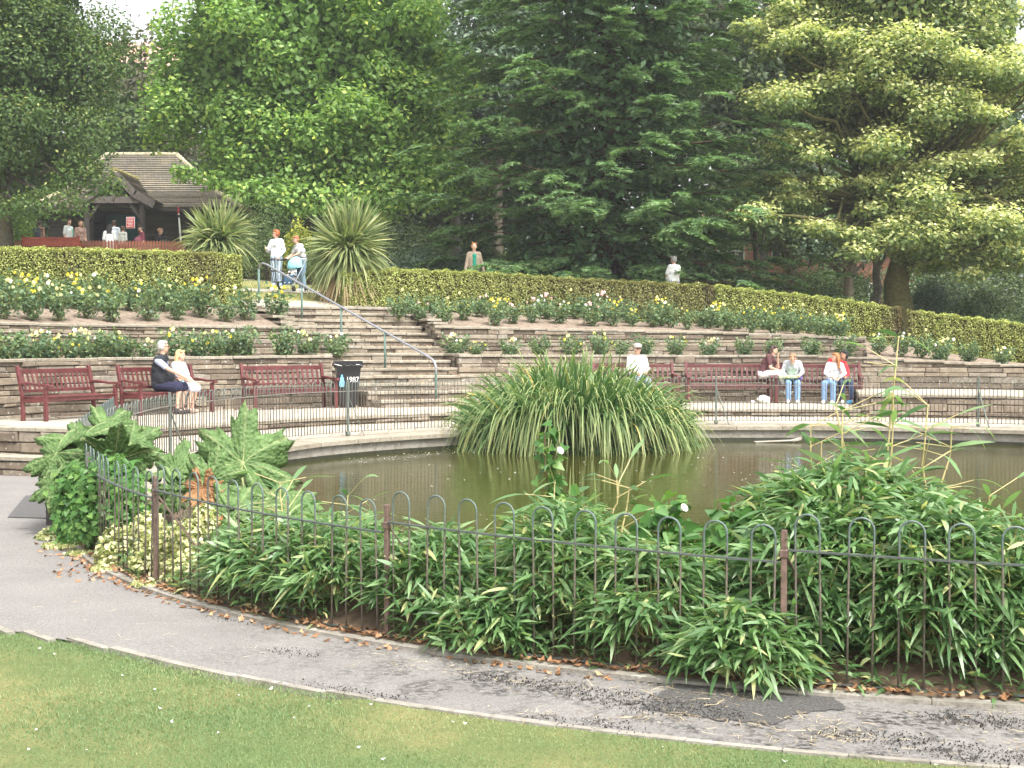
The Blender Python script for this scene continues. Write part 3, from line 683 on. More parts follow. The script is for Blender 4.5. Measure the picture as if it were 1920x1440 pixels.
# big conifer
def conifer(name, label, base, H, Rb, z0, n_br, mat, bark, seed=1, needles=9, vis=None):
    global rng
    keep = rng; rng = np.random.default_rng(seed); base = np.array(base, float); root = empty(name, base, 0, label, 'tree')
    mb = MB(); mb.tube([(0, 0, -.3), (0, 0, .5), (0, 0, H*.5), (0, 0, H)], [.5, .38, .26, .03], 12)
    P_, D_, L_ = [], [], []
    for i in range(n_br):
        f = (i+.5)/n_br; z = z0+(H-z0)*f**1.15; L = Rb*(1-(z/H))**.55*rng.uniform(.5, 1.08)
        if z < z0+1.2: L *= .8
        a = i*2.39996+rng.uniform(-.3, .3)
        if vis is not None and math.sin(a) > .55 and i % 2: continue
        rise = rng.uniform(-.34, -.06)-.12*(1-f); out = np.array([math.cos(a), math.sin(a), 0])
        side = np.array([-math.sin(a), math.cos(a), 0]); k = 9; t = np.linspace(0, 1, k)
        zc = L*(rise*t+.2*t**2.2); ax = out[None]*(L*t)[:, None]; ax[:, 2] = z+zc
        mb.tube(ax, np.linspace(.015+L*.007, .006, k), 5)
        nf = max(4, int(L*1.9))
        for q in range(nf):                        # fans of twigs along the outer part of the branch
            u = 1.0 if q == 0 else rng.uniform(.1, .97); p = np.array([np.interp(u, t, ax[:, c]) for c in range(3)]); sg = 0 if q == 0 else rng.choice([-1, 1])
            fd = unit(out+side*sg*rng.uniform(.35, .9)+np.array([0, 0, rng.uniform(-.12, .18)])); fs = unit(np.cross(fd, [0, 0, 1])); FL = rng.uniform(.75, 1.35)*(.8+.2*L/Rb)
            nn_ = 9; w_ = np.arange(nn_)/(nn_-1)
            for s2 in (-1, 1):
                P_.append(p+fd*FL*w_[:, None]+np.array([0, 0, -.3])*FL*(w_**1.6)[:, None]+rng.normal(size=(nn_, 3))*.015)
                D_.append(fd*rng.uniform(.5, .95, (nn_, 1))+fs*s2*rng.uniform(.6, .95, (nn_, 1))+np.array([0, 0, .12])+rng.normal(size=(nn_, 3))*.1)
                L_.append((.52-.34*w_)*FL*rng.uniform(.75, 1.2, nn_))
    P = np.concatenate(P_); D = np.concatenate(D_); L = np.concatenate(L_); n = len(P); tone = rng.random(n)
    A = strips(P, D, L, .13, 3, .28, 'strap', 1.6, rnd=tone, twist=.12)
    B = strips(P, D, L, .1, 3, .28, 'strap', 1.6, rnd=tone, twist=2.5)
    D = unit(D); u = rng.random((n, 5)); PP = (P[:, None]+D[:, None]*(L[:, None]*u)[..., None]).reshape(-1, 3); PP[:, 2] -= .25*(np.repeat(L, 5)*u.ravel()**1.6)
    ND = np.repeat(D, 5, 0)*.8+rng.normal(size=(n*5, 3))*.55+[0, 0, .15]
    C_ = strips(PP, ND, .13, .03, 1, .1, 'grass', rnd=np.repeat(tone, 5), twist=.5)
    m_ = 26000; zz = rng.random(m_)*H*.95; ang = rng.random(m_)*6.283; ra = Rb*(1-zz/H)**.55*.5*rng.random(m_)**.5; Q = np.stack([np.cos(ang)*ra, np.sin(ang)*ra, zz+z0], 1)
    E_ = leaves(Q, rdir(m_)*.6+[0, 0, .6], .3, .16, rnd=rng.random(m_)*.4)  # fill near the trunk kept dark: the crown's inner shade put into colour
    V, Fc, r_, t_ = join(A, B, C_, E_)
    o = foliage('crown', (V, Fc, np.clip(r_, 0, 1), t_), mat, root)
    auto_smooth(mb.build('trunk', bark, root), 60); rng = keep; return root
conifer('fir_tree', 'huge dark fir with drooping tiered sprays, tallest tree in the middle', g(1140, 45), 30, 7.2, .5, 440, M['l_needle'], M['bark_red'], seed=4, vis=1)
# far trees that close the view
far = [  # px, d, crown centre y, radius m, material, what
    (285, 68, 205, (3.0, 3.0, 4.2), 'l_brown', 'greyish brown-green round tree behind the pavilion roof, open sky above it'),
    (215, 66, 280, (2.6, 2.6, 4.6), 'l_mid', 'olive green tree just right of the dark evergreen oak'),
    (300, 74, 420, (5, 4, 3), 'l_dark', 'low dark tree behind the pavilion'),
    (935, 66, 60, (4.6, 4, 9), 'l_blue', 'grey-green tall tree in the gap between the plane tree and the fir'),
    (820, 70, 330, (4.5, 4, 6), 'l_dark', 'dark tree in shade below the plane tree and left of the fir'),
    (640, 72, 330, (5.5, 4, 7), 'l_dark', 'dark tree showing through the plane tree'),
    (480, 76, 330, (5.5, 4, 6.5), 'l_dark', 'dark tree right of the pavilion, behind the plane tree'),
    (1010, 72, 250, (6, 4, 11), 'l_dark', 'dark tree behind the left side of the fir'),
    (1300, 74, 200, (6, 4, 12), 'l_dark', 'dark tree behind the right side of the fir'),
    (1430, 62, 180, (4.5, 4, 9.5), 'l_dark', 'deep green tree in the gap between the fir and the lime tree'),
    (1480, 58, 430, (2.6, 2.5, 1.6), 'l_mid', 'small spreading tree above the red house, between fir and lime'),
    (1590, 56, 450, (2.4, 2.2, 1.3), 'l_blue', 'small blue-green tree left of the lime trunk'),
    (1560, 76, 190, (6.5, 4, 9.5), 'l_dark', 'dark tree behind the left half of the lime tree'),
    (1760, 72, 300, (6, 4, 9), 'l_dark', 'dark tree behind the right half of the lime tree'),
    (1490, 71, 380, (3.2, 2.5, 2.9), 'l_dark', 'small dark tree partly hiding the red house on its left'),
    (1600, 70, 400, (3.0, 2.5, 2.6), 'l_mid', 'small mid green tree partly hiding the red house on its right'),
    (1930, 64, 360, (5, 4, 7), 'l_mid', 'mid green tree at the right edge beyond the lime tree'),
    (40, 66, 380, (4.5, 4, 4.5), 'l_mid', 'leafy tree low at the left edge behind the evergreen oak'),
    (-60, 58, 200, (5, 4, 8), 'l_dark', 'dark tree cut by the left edge of the view'),
]
M['l_dark2'] = leafmat('darkened_leaf', [(0, (.032, .055, .024)), (.7, (.065, .1, .042)), (1, (.13, .165, .07))], trans=.35)  # dark leaf colour taken darker on the trees behind, so the fir stands out
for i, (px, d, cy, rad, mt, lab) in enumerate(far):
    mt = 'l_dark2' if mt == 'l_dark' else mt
    c = at(px, cy, d); area = rad[0]*rad[2]
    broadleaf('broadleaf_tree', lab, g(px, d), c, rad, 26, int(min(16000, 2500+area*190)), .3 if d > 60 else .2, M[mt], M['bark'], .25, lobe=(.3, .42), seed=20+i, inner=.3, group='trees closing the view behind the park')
# shrubs along the top lawn
sh = [
    (505, 47, (1.6, 1.2, 2.3), 'l_mid', .09, 'tall loose green shrub behind the standing woman in white'),
    (560, 45.4, (.6, .5, 1.75), 'l_yel', .1, 'yellow-leaved shrub between the two standing women'),
    (585, 44.4, (.8, .6, 1.35), 'l_mid', .09, 'green shrub in front of the yellow-leaved one, behind the palm'),
    (455, 50, (1.3, 1, 1.7), 'l_dark', .1, 'dark shrub right of the left cabbage palm'),
    (770, 46, (1.4, 1, 1.25), 'l_blue', .1, 'blue-green shrub right of the large cabbage palm'),
    (835, 47, (1.3, 1, 1.3), 'l_blue', .1, 'blue-green shrub left of the man in the tan jacket'),
    (905, 50, (1.4, 1, 1.5), 'l_mid', .1, 'green shrub right of the man in the tan jacket, under the fir'),
    (1470, 50, (1.6, 1, .8), 'l_mid', .1, 'low green shrub in front of the red house, left of the pale leaning trunk'),
    (1560, 51, (1.6, 1, .9), 'l_mid', .1, 'low green shrub in front of the red house, beside the lime trunk'),
    (1390, 49, (1.5, 1, 1.0), 'l_dark', .1, 'low dark shrub under the right skirt of the fir'),
    (1760, 45, (1.4, 1, 1.6), 'l_blue', .1, 'blue-green shrub just right of the lime trunk'),
    (1850, 43, (1.6, 1, 1.5), 'l_dark', .1, 'dark spreading shrub behind the hedge, second from the right edge'),
    (1925, 41, (1.3, 1, 1.3), 'l_dark', .1, 'dark shrub behind the hedge at the right edge'),
    (1010, 48, (1.5, 1, .9), 'l_dark', .1, 'dark shrub under the left skirt of the fir'),
    (22, 52, (1.1, .9, 2.3), 'l_plane', .12, 'bright green bush lit under the evergreen oak at the left edge'),
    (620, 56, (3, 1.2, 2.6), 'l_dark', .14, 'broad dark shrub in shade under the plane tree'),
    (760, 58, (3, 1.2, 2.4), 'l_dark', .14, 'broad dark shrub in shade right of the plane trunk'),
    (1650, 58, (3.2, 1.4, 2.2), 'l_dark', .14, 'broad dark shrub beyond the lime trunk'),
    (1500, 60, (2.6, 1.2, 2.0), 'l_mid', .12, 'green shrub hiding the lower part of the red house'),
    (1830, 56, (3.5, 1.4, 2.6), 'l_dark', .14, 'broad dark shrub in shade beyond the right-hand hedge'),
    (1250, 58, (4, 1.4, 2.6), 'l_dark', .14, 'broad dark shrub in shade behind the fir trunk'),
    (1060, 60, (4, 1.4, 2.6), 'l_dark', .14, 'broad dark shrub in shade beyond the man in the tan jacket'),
]
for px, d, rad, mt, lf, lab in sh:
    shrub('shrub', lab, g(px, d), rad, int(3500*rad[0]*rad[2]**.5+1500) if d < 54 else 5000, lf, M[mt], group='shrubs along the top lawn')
# bare trunks seen against the shade
def bare(name, label, p0, p1, r0, r1, bark, brs):
    base = np.array(p0); root = empty(name, base, 0, label, 'tree'); mb = MB()
    mb.tube(limb(np.zeros(3)-[0, 0, .2], np.array(p1)-base, 7, .02), np.linspace(r0, r1, 7), 9)
    for q in brs: mb.tube(limb((np.array(p1)-base)*.7, np.array(q)-base, 5, .05), np.linspace(r1*.7, .02, 5), 6)
    auto_smooth(mb.build('trunk', bark, root), 60)
    P, D = shell(np.array(p1)-base+[0, 0, 1.2], (1.6, 1.4, 1.3), 2500, .6, -.8)
    foliage('crown', leaves(P, unit(D+rdir(len(P))*.7), .13, .08), M['l_mid'], root)
bare('young_tree', 'pale grey leaning trunk left of the lime tree', g(1632, 45), at(1650, 455, 45), .17, .12, plain('grey_bark', (.2, .18, .17), .9, .1, .3, 8), [at(1610, 430, 45), at(1690, 420, 45)])
bare('young_tree', 'slim grey trunk in the shade left of the man in the tan jacket', g(856, 52), at(853, 400, 52), .22, .16, plain('grey_bark2', (.2, .19, .17), .9, .1, .3, 8), [at(830, 380, 52), at(880, 370, 52)])
bare('young_tree', 'thin dark trunk left of the red house', g(1425, 50), at(1415, 420, 50), .13, .09, M['bark'], [at(1400, 400, 50), at(1440, 390, 50)])
# far wood that closes the view behind everything
rk = rng; rng = np.random.default_rng(99); n = 90000; x = rng.uniform(-55, 60, n); lump = 7.5+1.8*np.sin(x*.45)+1.2*np.sin(x*1.3+2)+.8*np.sin(x*3.1); z = rng.random(n)*lump; yy = 86+rng.uniform(-2, 2, n)-2.2*np.sin(x*.9+z*.8)-1.2*np.sin(z*1.7+x*.4)
P = np.stack([x, yy, zT(x, yy)+z-.5], 1); tag(foliage('woodland', leaves(P, rng.normal(size=(n, 3))*.7+[0, -.8, .5], .42, .28), M['l_dark']), 'dark wood closing the view far behind the park trees', 'wood', kind='stuff'); rng = rk
# ---- clipped hedges
HX = [-100, 0, 455, 640, 700, 900, 1100, 1300, 1500, 1700, 1920, 2100]
def hedge(label, px0, px1, r0, r1, ytop, seed, brown=(), n=52000, end0=True, end1=True):
    """clipped hedge following the ring; ytop: pairs (px, height m of the top)"""
    global rng
    keep = rng; rng = np.random.default_rng(seed)
    ph0, ph1 = phi_of(*on_ring(px0, r0)), phi_of(*on_ring(px1, r0)); n = int(n*1.35)
    def top(p): return np.interp(-p, [-a for a, _ in ytop][::1], [b_ for _, b_ in ytop])
    cpos = pol(r0, (ph0+ph1)/2, 0); cpos[2] = float(hb((ph0+ph1)/2)); root = empty('clipped_hedge', cpos, 0, label, 'hedge', 'clipped hedges round the top of the rose beds')
    L = r0*R(abs(ph0-ph1)); H = 1.2; Wd = r1-r0; A = np.array([L*H, L*Wd, L*H*.5, H*Wd*2.2, H*Wd*2.2]); cn = (n*A/A.sum()).astype(int); P_, N_, B_ = [], [], []
    for face, k in enumerate(cn):
        u = rng.random(k); v = rng.random(k); ph = ph0+(ph1-ph0)*u; r = r0+Wd*v; zf = v.copy()
        if face == 0: r = np.full(k, r0)
        if face == 1: zf = np.ones(k)
        if face == 2: r = np.full(k, r1)
        if face > 2: ph = np.full(k, ph0 if face == 3 else ph1); r = r0+Wd*u; zf = v
        bz = hb(ph); tz = top(ph); z = bz-.02+(tz-bz)*zf
        rad = np.stack([np.cos(np.radians(ph)), np.sin(np.radians(ph)), 0*ph], 1); tang = np.stack([-rad[:, 1], rad[:, 0], 0*ph], 1)
        nn = {0: -rad, 1: np.tile([0, 0, 1.], (k, 1)), 2: rad, 3: tang*np.sign(ph0-ph1), 4: -tang*np.sign(ph0-ph1)}[face]
        p = np.stack([CX+r*rad[:, 0], CY+r*rad[:, 1], z], 1)
        edge = np.clip(zf*1.0, 0, 1)**6*(.07 if face in (0, 3, 4) else 0)
        lump = .022*(np.sin(ph*3.1+z*4)+np.sin(ph*7.7-z*6))
        p = p+nn*(rng.normal(size=(k, 1))*.018+lump[:, None]-edge[:, None]-(rng.random((k, 1))**4)*.1); P_.append(p); N_.append(unit(nn*.8+[0, 0, .25]+rng.normal(size=(k, 3))*.55))
        br = np.zeros(k)
        for b0, w_, s_ in brown:
            pb = phi_of(*on_ring(b0, r0)); br += s_*np.exp(-((ph-pb)/w_)**2)
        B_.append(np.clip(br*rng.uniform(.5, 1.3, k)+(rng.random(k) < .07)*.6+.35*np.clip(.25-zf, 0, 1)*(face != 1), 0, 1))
    P = np.concatenate(P_); Nn = np.concatenate(N_); B = np.concatenate(B_)
    topm = np.concatenate([np.full(c, i == 1) for i, c in enumerate(cn)])
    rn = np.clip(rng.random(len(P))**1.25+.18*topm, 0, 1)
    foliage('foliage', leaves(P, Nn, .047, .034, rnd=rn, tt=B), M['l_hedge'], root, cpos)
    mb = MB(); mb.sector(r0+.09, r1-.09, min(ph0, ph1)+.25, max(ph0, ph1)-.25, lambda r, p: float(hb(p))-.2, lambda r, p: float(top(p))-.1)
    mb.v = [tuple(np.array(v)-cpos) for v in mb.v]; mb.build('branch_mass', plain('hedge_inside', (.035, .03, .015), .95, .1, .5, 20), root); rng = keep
def tz(px, py, r=20.5):
    x, d = on_ring(px, r); return (phi_of(x, d), float(at(px, py, d)[2]))
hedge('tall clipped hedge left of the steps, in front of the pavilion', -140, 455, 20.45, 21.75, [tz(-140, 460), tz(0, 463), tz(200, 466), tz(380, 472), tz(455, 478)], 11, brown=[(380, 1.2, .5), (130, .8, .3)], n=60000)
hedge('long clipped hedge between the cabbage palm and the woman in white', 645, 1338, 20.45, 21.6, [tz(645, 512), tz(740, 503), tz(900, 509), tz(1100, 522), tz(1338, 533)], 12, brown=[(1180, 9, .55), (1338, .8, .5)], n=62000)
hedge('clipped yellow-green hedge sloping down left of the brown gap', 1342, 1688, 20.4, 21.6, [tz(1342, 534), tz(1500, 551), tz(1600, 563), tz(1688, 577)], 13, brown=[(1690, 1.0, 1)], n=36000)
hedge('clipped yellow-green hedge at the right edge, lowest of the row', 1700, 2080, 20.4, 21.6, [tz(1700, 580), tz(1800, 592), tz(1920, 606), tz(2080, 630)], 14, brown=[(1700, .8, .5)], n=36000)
# ---- cabbage palms (spiky rosettes)
def cordyline(label, px, py, d, Rr, n, skirt, seed, th):
    global rng
    keep = rng; rng = np.random.default_rng(seed); c = at(px, py, d); base = np.array([c[0], d, float(zT(c[0], d))]); h = c[2]-base[2]
    root = empty('cabbage_palm', base, 0, label, 'plant', 'spiky cabbage palms at the top of the steps')
    D = rdir(n*2); D = D[D[:, 2] > (-.55 if skirt else -.35)][:n]; k = len(D); hd = rng.integers(0, 3, k); ho = np.array([[-.2, 0, -.02], [.17, .05, .1], [.02, -.12, -.12]])[hd]
    D = unit(D+ho*.9+rng.normal(size=(k, 3))*.12); L = Rr*rng.uniform(.62, 1.1, k)*(1+.1*D[:, 2]); P = np.array([0, 0, h])+D*np.array([.07, .07, .16])+ho*.8
    J = strips(P, D, L, .055, 5, np.clip((.55-.5*D[:, 2])*rng.uniform(.4, 1.7, k), .02, 1.3), 'strap', rng.uniform(1.7, 2.8), twist=.7)
    foliage('leaves', J, M['l_cord'], root)
    if skirt:
        a = rng.random(340)*6.283; e = rng.uniform(-.9, -.1, 340); D = np.stack([np.cos(a)*np.cos(e), np.sin(a)*np.cos(e), np.sin(e)], 1)
        foliage('dead_leaves', strips(np.array([0, 0, h-.25])+D*.1, D, Rr*rng.uniform(.8, 1.15, 340), .04, 5, .9, 'strap', 1.6, twist=.5), M['l_corddead'], root)
    mb = MB(); mb.tube([(0, 0, -.1), (0, 0, h*.5), (0, 0, h)], [.16, .13, .12], 10); mb.build('trunk', M['bark'], root); rng = keep
cordyline('smaller spiky cabbage palm behind the end of the left hedge', 408, 455, 37.6, 1.2, 800, False, 31, 0)
cordyline('larger drooping cabbage palm at the top of the steps beside the hedge', 653, 468, 36.2, 1.4, 1150, True, 32, 0)
# ================================================================ ROSES
ORD = ['first', 'second', 'third', 'fourth', 'fifth', 'sixth', 'seventh', 'eighth', 'ninth', 'tenth', 'eleventh', 'twelfth', 'thirteenth', 'fourteenth', 'fifteenth',
       'sixteenth', 'seventeenth', 'eighteenth', 'nineteenth', 'twentieth', 'twenty-first', 'twenty-second', 'twenty-third', 'twenty-fourth', 'twenty-fifth', 'twenty-sixth', 'twenty-seventh', 'twenty-eighth']
def bloom_mesh(r, mat):
    mb = MB(); c = (0, 0, 0)
    for q in range(9):
        a = q*2.4; t = q/9; d = Vector((math.cos(a)*(.35+.75*t), math.sin(a)*(.35+.75*t), .95-.7*t)).normalized()
        x = d.cross(Vector((0, 0, 1))).normalized(); y = d.cross(x); p = d*r*.45; s = r*(.55+.3*t)
        V = [p-x*s*.7, p+y*s*.5+d*r*.2, p+x*s*.7, p-y*s*.7+d*r*.35, p+d*r*.05]
        mb.add(V, [(4, 0, 1), (4, 1, 2), (4, 2, 3), (4, 3, 0)])
    mb.ball(c, r*.55, 7, 5)
    me = mb.build('flower', mat); return me
def rose_template(kind, nfl, seed, low=False):
    global rng
    keep = rng; rng = np.random.default_rng(seed); random.seed(seed)
    root = empty('rose_bush'); W_, H_ = (.3, .5) if not low else (.32, .42); mb = MB(); parts = []
    for q in range(11 if low else 9):
        a = q*2.4+rng.uniform(-.3, .3); tip = np.array([math.cos(a)*W_*rng.uniform(.3, 1), math.sin(a)*W_*rng.uniform(.3, 1), H_*rng.uniform(.6, 1.1)])
        pts = limb((0, 0, -.04), tip, 5, .08); mb.tube(pts, np.linspace(.009, .004, 5), 5)
        k = 44; u = rng.uniform(.3 if not low else .15, 1.05, k); P = np.array([[np.interp(x, np.linspace(0, 1, 5), pts[:, c]) for c in range(3)] for x in u])+rng.normal(size=(k, 3))*.055
        parts.append(leaves(P, rng.normal(size=(k, 3))*.6+[0, 0, .7], .078, .05))
    J = join(*parts); J[0][:, 2] = np.maximum(J[0][:, 2], .01)
    foliage('foliage', J, M['l_rose'], root); mb.build('stem', plain('rose_stem', (.12, .13, .05), .8), root)
    mats = dict(yellow=['petal_y', 'petal_y', 'petal_c'], cream=['petal_c', 'petal_c', 'petal_w'], white=['petal_w', 'petal_c'], pink=['petal_p', 'petal_p', 'petal_w'])[kind]
    for q in range(nfl):
        f = bloom_mesh(rng.uniform(.034, .058), M[mats[q % len(mats)]]); f.parent = root; a = rng.random()*6.28; s = rng.uniform(.1, .95)
        f.location = (math.cos(a)*W_*s, math.sin(a)*W_*s, H_*rng.uniform(.85, 1.3) if not low else H_*rng.uniform(.6, 1.12)); f.rotation_euler = (rng.uniform(-.5, .5), rng.uniform(-.5, .5), a)
    rng = keep; return root
TPL = {k: rose_template(*v) for k, v in dict(Y=('yellow', 9, 101), y=('yellow', 3, 102), C=('cream', 8, 103), c=('cream', 3, 104), P=('pink', 6, 105), p=('pink', 2, 106), w=('white', 4, 107), n=('cream', 1, 108),
       L=('yellow', 6, 109, True), K=('cream', 7, 110, True), N=('cream', 1, 111, True), W=('white', 5, 112, True)).items()}
used = set(); allroses = []
DESC = dict(Y='rose with many yellow blooms', y='rose with few yellow blooms', C='rose with many cream blooms', c='rose with few cream blooms', P='rose with many pink blooms',
            p='rose with sparse pink blooms', w='rose with white blooms', n='almost bloomless rose', L='low rose with yellow blooms', K='low rose with cream blooms',
            N='low almost bloomless rose', W='low rose with white blooms')
def rose(px, r, key, scale, where, grp):
    x, d = on_ring(px, r); ph = phi_of(x, d)
    if r < 17.6: z = w1(ph)-.05
    elif ph < 76: z = w1(ph)-.05+(float(hb(ph))-w1(ph)+.05)*(r-16)/4.3
    else: z = float(up_bed(np.array(r), np.array(ph)))
    if r < 17.6 and ph < 76: z = w1(ph)-.05+(float(hb(ph))-w1(ph)+.05)*(r-16)/4.3
    o = TPL[key] if key not in used else copy_tree(TPL[key]); used.add(key)
    o.location = (x, d, z); o.rotation_euler = (0, 0, random.uniform(0, 6.28)); s = scale*random.uniform(.85, 1.2); o.scale = (s, s, s*random.uniform(.9, 1.15))
    tag(o, f'{DESC[key]}, {where}', 'rose bush', grp); allroses.append(o)
def row(items, r, where, grp, sc=1.0, rj=.35):
    for i, (px, key) in enumerate(items): rose(px, r+random.uniform(-rj, rj), key, sc, f'{ORD[i]} in the {where}', grp)
random.seed(77)
row([(-30, 'Y'), (10, 'c'), (62, 'Y'), (112, 'C'), (162, 'Y'), (212, 'y'), (278, 'c'), (335, 'n'), (378, 'Y'), (425, 'n'), (460, 'c'), (520, 'Y')], 18.6, 'upper left bed from the left', 'rose bushes in the upper left bed', 1.22)
row([(-20, 'n'), (40, 'Y'), (92, 'c'), (140, 'Y'), (190, 'c'), (250, 'y'), (305, 'n'), (352, 'y')], 19.7, 'row under the left hedge', 'rose bushes under the left hedge', 1.15, .15)
row([(-25, 'L'), (18, 'N'), (58, 'K'), (95, 'L'), (132, 'L'), (170, 'K'), (205, 'L'), (232, 'N'), (273, 'K'), (332, 'L'), (372, 'L'), (405, 'L'), (432, 'W'), (458, 'N'), (532, 'N'), (578, 'K'), (632, 'W')], 16.7, 'lower left bed from the left', 'rose bushes in the lower left bed', 1.12, .2)
row([(748, 'n'), (790, 'p'), (832, 'n'), (872, 'n'), (928, 'Y'), (962, 'P'), (998, 'P'), (1050, 'w'), (1110, 'P'), (1150, 'Y'), (1186, 'Y'), (1222, 'n'), (1255, 'c'), (1290, 'y'), (1330, 'c'), (1368, 'n'), (1408, 'y'), (1450, 'y'), (1492, 'n'), (1535, 'c'), (1575, 'Y')], 18.6, 'upper right bed from the left', 'rose bushes in the upper right bed', .98)
row([(770, 'n'), (815, 'n'), (900, 'p'), (945, 'Y'), (1025, 'P'), (1080, 'n'), (1130, 'P'), (1175, 'y'), (1240, 'Y'), (1315, 'c'), (1345, 'Y'), (1385, 'n'), (1430, 'y'), (1470, 'y'), (1515, 'y'), (1560, 'c')], 19.6, 'row under the long right hedge', 'rose bushes under the right hedge', 1.0, .15)
row([(855, 'K'), (892, 'L'), (955, 'K'), (1012, 'N'), (1070, 'L'), (1125, 'L'), (1165, 'N'), (1208, 'N'), (1268, 'L'), (1328, 'K'), (1395, 'N'), (1450, 'N'), (1522, 'N'), (1585, 'N')], 16.7, 'lower right bed from the left', 'rose bushes in the lower right bed', .98, .15)
row([(1648, 'w'), (1690, 'w'), (1728, 'n'), (1762, 'K'), (1815, 'N'), (1880, 'K'), (1945, 'N')], 17.0, 'sloping far right bed from left', 'rose bushes in the sloping right bed', 1.05, .25)
random.seed(5)
# ================================================================ POND REEDS
def reed_clump():
    n = 3300; a = rng.random(n)*6.283; q = rng.random(n)**.5; off = np.stack([np.cos(a)*q*1.75, np.sin(a)*q*.95, np.zeros(n)], 1)
    base = at(1078, 848, 24.3); base[2] = .2; out = off.copy(); out[:, 0] *= .3; out[:, 1] *= .7; out += rng.normal(size=(n, 3))*.17; out[:, 2] = 1.0
    dist = np.abs(off[:, 0])/1.75; L = (3.75-1.75*dist**2.4)*rng.uniform(.72, 1.0, n)
    J1 = strips(off+[0, 0, -.05], out, L, rng.uniform(.028, .048, n), 9, rng.uniform(.4, 1.2, n)*(.8+.4*dist), 'strap', 2.9, twist=1.2)
    m = 520; a = rng.random(m)*6.283; off2 = np.stack([np.cos(a)*1.85, np.sin(a)*.95, 0*a], 1)*rng.uniform(.85, 1.1, (m, 1)); out2 = off2*[.5, 1.0, 0]+rng.normal(size=(m, 3))*.25; out2[:, 2] = .75
    J2 = strips(off2+[0, 0, -.03], out2, rng.uniform(.6, 1.35, m), .034, 8, rng.uniform(.7, 1.3, m), 'strap', 2.2, twist=.8)
    root = empty('reed_clump', base, 0, 'large clump of arching reeds growing in the pond before the far fence', 'reeds')
    J2[0][:, 2] = np.maximum(J2[0][:, 2], -.02)
    foliage('leaves', join(J1, J2), M['l_reed'], root)
    mb = MB()
    for i in range(14):
        c = rng.uniform(-1.7, 1.7); mb.ball((c, rng.uniform(-.7, .7), 0), (rng.uniform(.25, .45), .3, .1), 9, 5)
    mb.build('root_mat', M['soil_dark'], root)
reed_clump()
# ================================================================ NEAR PLANTS
def near_ring(px, r):
    k = (px-960)/F; A = k*k+1; B = -2*(k*CX+CY); C = CX*CX+CY*CY-r*r; d = (-B-math.sqrt(B*B-4*A*C))/(2*A); return k*d, d
def bamboo(label, px, r, rx, ry, H, nspray, culms=(), seed=1, lf=.2, front=False, zmin=.04, wid=.028, tallc=()):
    """bush of bamboo: drooping fans of lance leaves on thin canes; rx along the fence, ry across"""
    global rng
    keep = rng; rng = np.random.default_rng(seed); x, d = near_ring(px, r); ph = R(phi_of(x, d)); z0 = .06 if front else .2
    rad = np.array([math.cos(ph), math.sin(ph)]); tan = np.array([-rad[1], rad[0]])
    root = empty('bamboo_bush', (x, d, z0), 0, label, 'bamboo', 'bamboo bushes behind the near fence'); mb = MB(); P, D, L = [], [], []
    nspray = int(nspray*1.35)
    for i in range(nspray):
        v = rdir(1)[0]; v[2] = abs(v[2])*1.0; s = rng.uniform(.55, 1.0)**.6
        o = tan*v[0]*rx*s+rad*v[1]*ry*s; tip = np.array([o[0], o[1], max(zmin, H*(.12+.88*v[2])*s)])
        foot = np.array([o[0]*.45, o[1]*.45, 0]); dirt = unit(tip-foot*[1, 1, 0]-[0, 0, H*.2])
        if i % 3 == 0: mb.tube(limb(foot, tip, 5, .05), np.linspace(.006, .003, 5), 5)
        k = rng.integers(4, 10); ls = rng.uniform(.62, 1.25); horiz = unit(np.array([o[0]+rng.normal()*.1, o[1]+rng.normal()*.1, 0])+1e-6)
        for q in range(k):
            ang = (q-(k-1)/2)*rng.uniform(.3, .42); c_, s_ = math.cos(ang), math.sin(ang)
            h = np.array([horiz[0]*c_-horiz[1]*s_, horiz[0]*s_+horiz[1]*c_, rng.uniform(-.3, .75)])+rng.normal(size=3)*.25
            P.append(tip+rng.normal(size=3)*.03); D.append(h); L.append(lf*ls*rng.uniform(.65, 1.2))
    L = np.array(L); J = [strips(np.array(P), np.array(D), L, wid*rng.uniform(.75, 1.15, len(L)), 4, rng.uniform(.02, .62, len(L)), 'lance', 1.8, twist=.6)]
    for (cpx, ctop, cr, lean) in tallc:      # tall bare canes with a few leaves
        cx_, cd = near_ring(cpx, cr); top = at(cpx+lean, ctop, cd); b0 = np.array([cx_, cd, .15])-[x, d, z0]; t0 = top-[x, d, z0]
        pts = limb(b0, t0, 8, .02); mb.tube(pts, np.linspace(.011, .004, 8), 6)
        for u in np.linspace(.5, 1, 6):
            p = np.array([np.interp(u, np.linspace(0, 1, 8), pts[:, c]) for c in range(3)]); mb.tube([p-[0, 0, .006], p+[0, 0, .006]], .0125*(1.2-u*.6), 6)
            for q in range(3):
                a = rng.random()*6.28; dd = np.array([math.cos(a), math.sin(a)*.6, rng.uniform(-.1, .7)])
                if rng.random() < .5:
                    q2 = p+unit(dd)*.22; mb.tube([p, q2], .003, 4); pp = q2
                else: pp = p
                J.append(strips(pp[None], dd[None], rng.uniform(.2, .32), .036, 4, rng.uniform(.1, .7), 'lance', 1.8, twist=.5))
    foliage('leaves', join(*J), M['l_bamboo'], root); mb.build('canes', M['cane'], root); rng = keep; return root
bamboo('bamboo bush spilling over the kerb below the second fence panel, left of the middle post', 505, 9.45, .62, .42, .5, 230, seed=41)
bamboo('bamboo bush beside the rusty post in the middle of the near fence', 630, 9.4, .6, .45, .56, 260, seed=42, tallc=[(520, 905, 9.2, 5), (545, 940, 9.0, -8), (640, 930, 9.0, 12)])
bamboo('upright leafy bamboo bush right of the rusty middle post', 820, 9.35, .5, .45, .56, 240, seed=43)
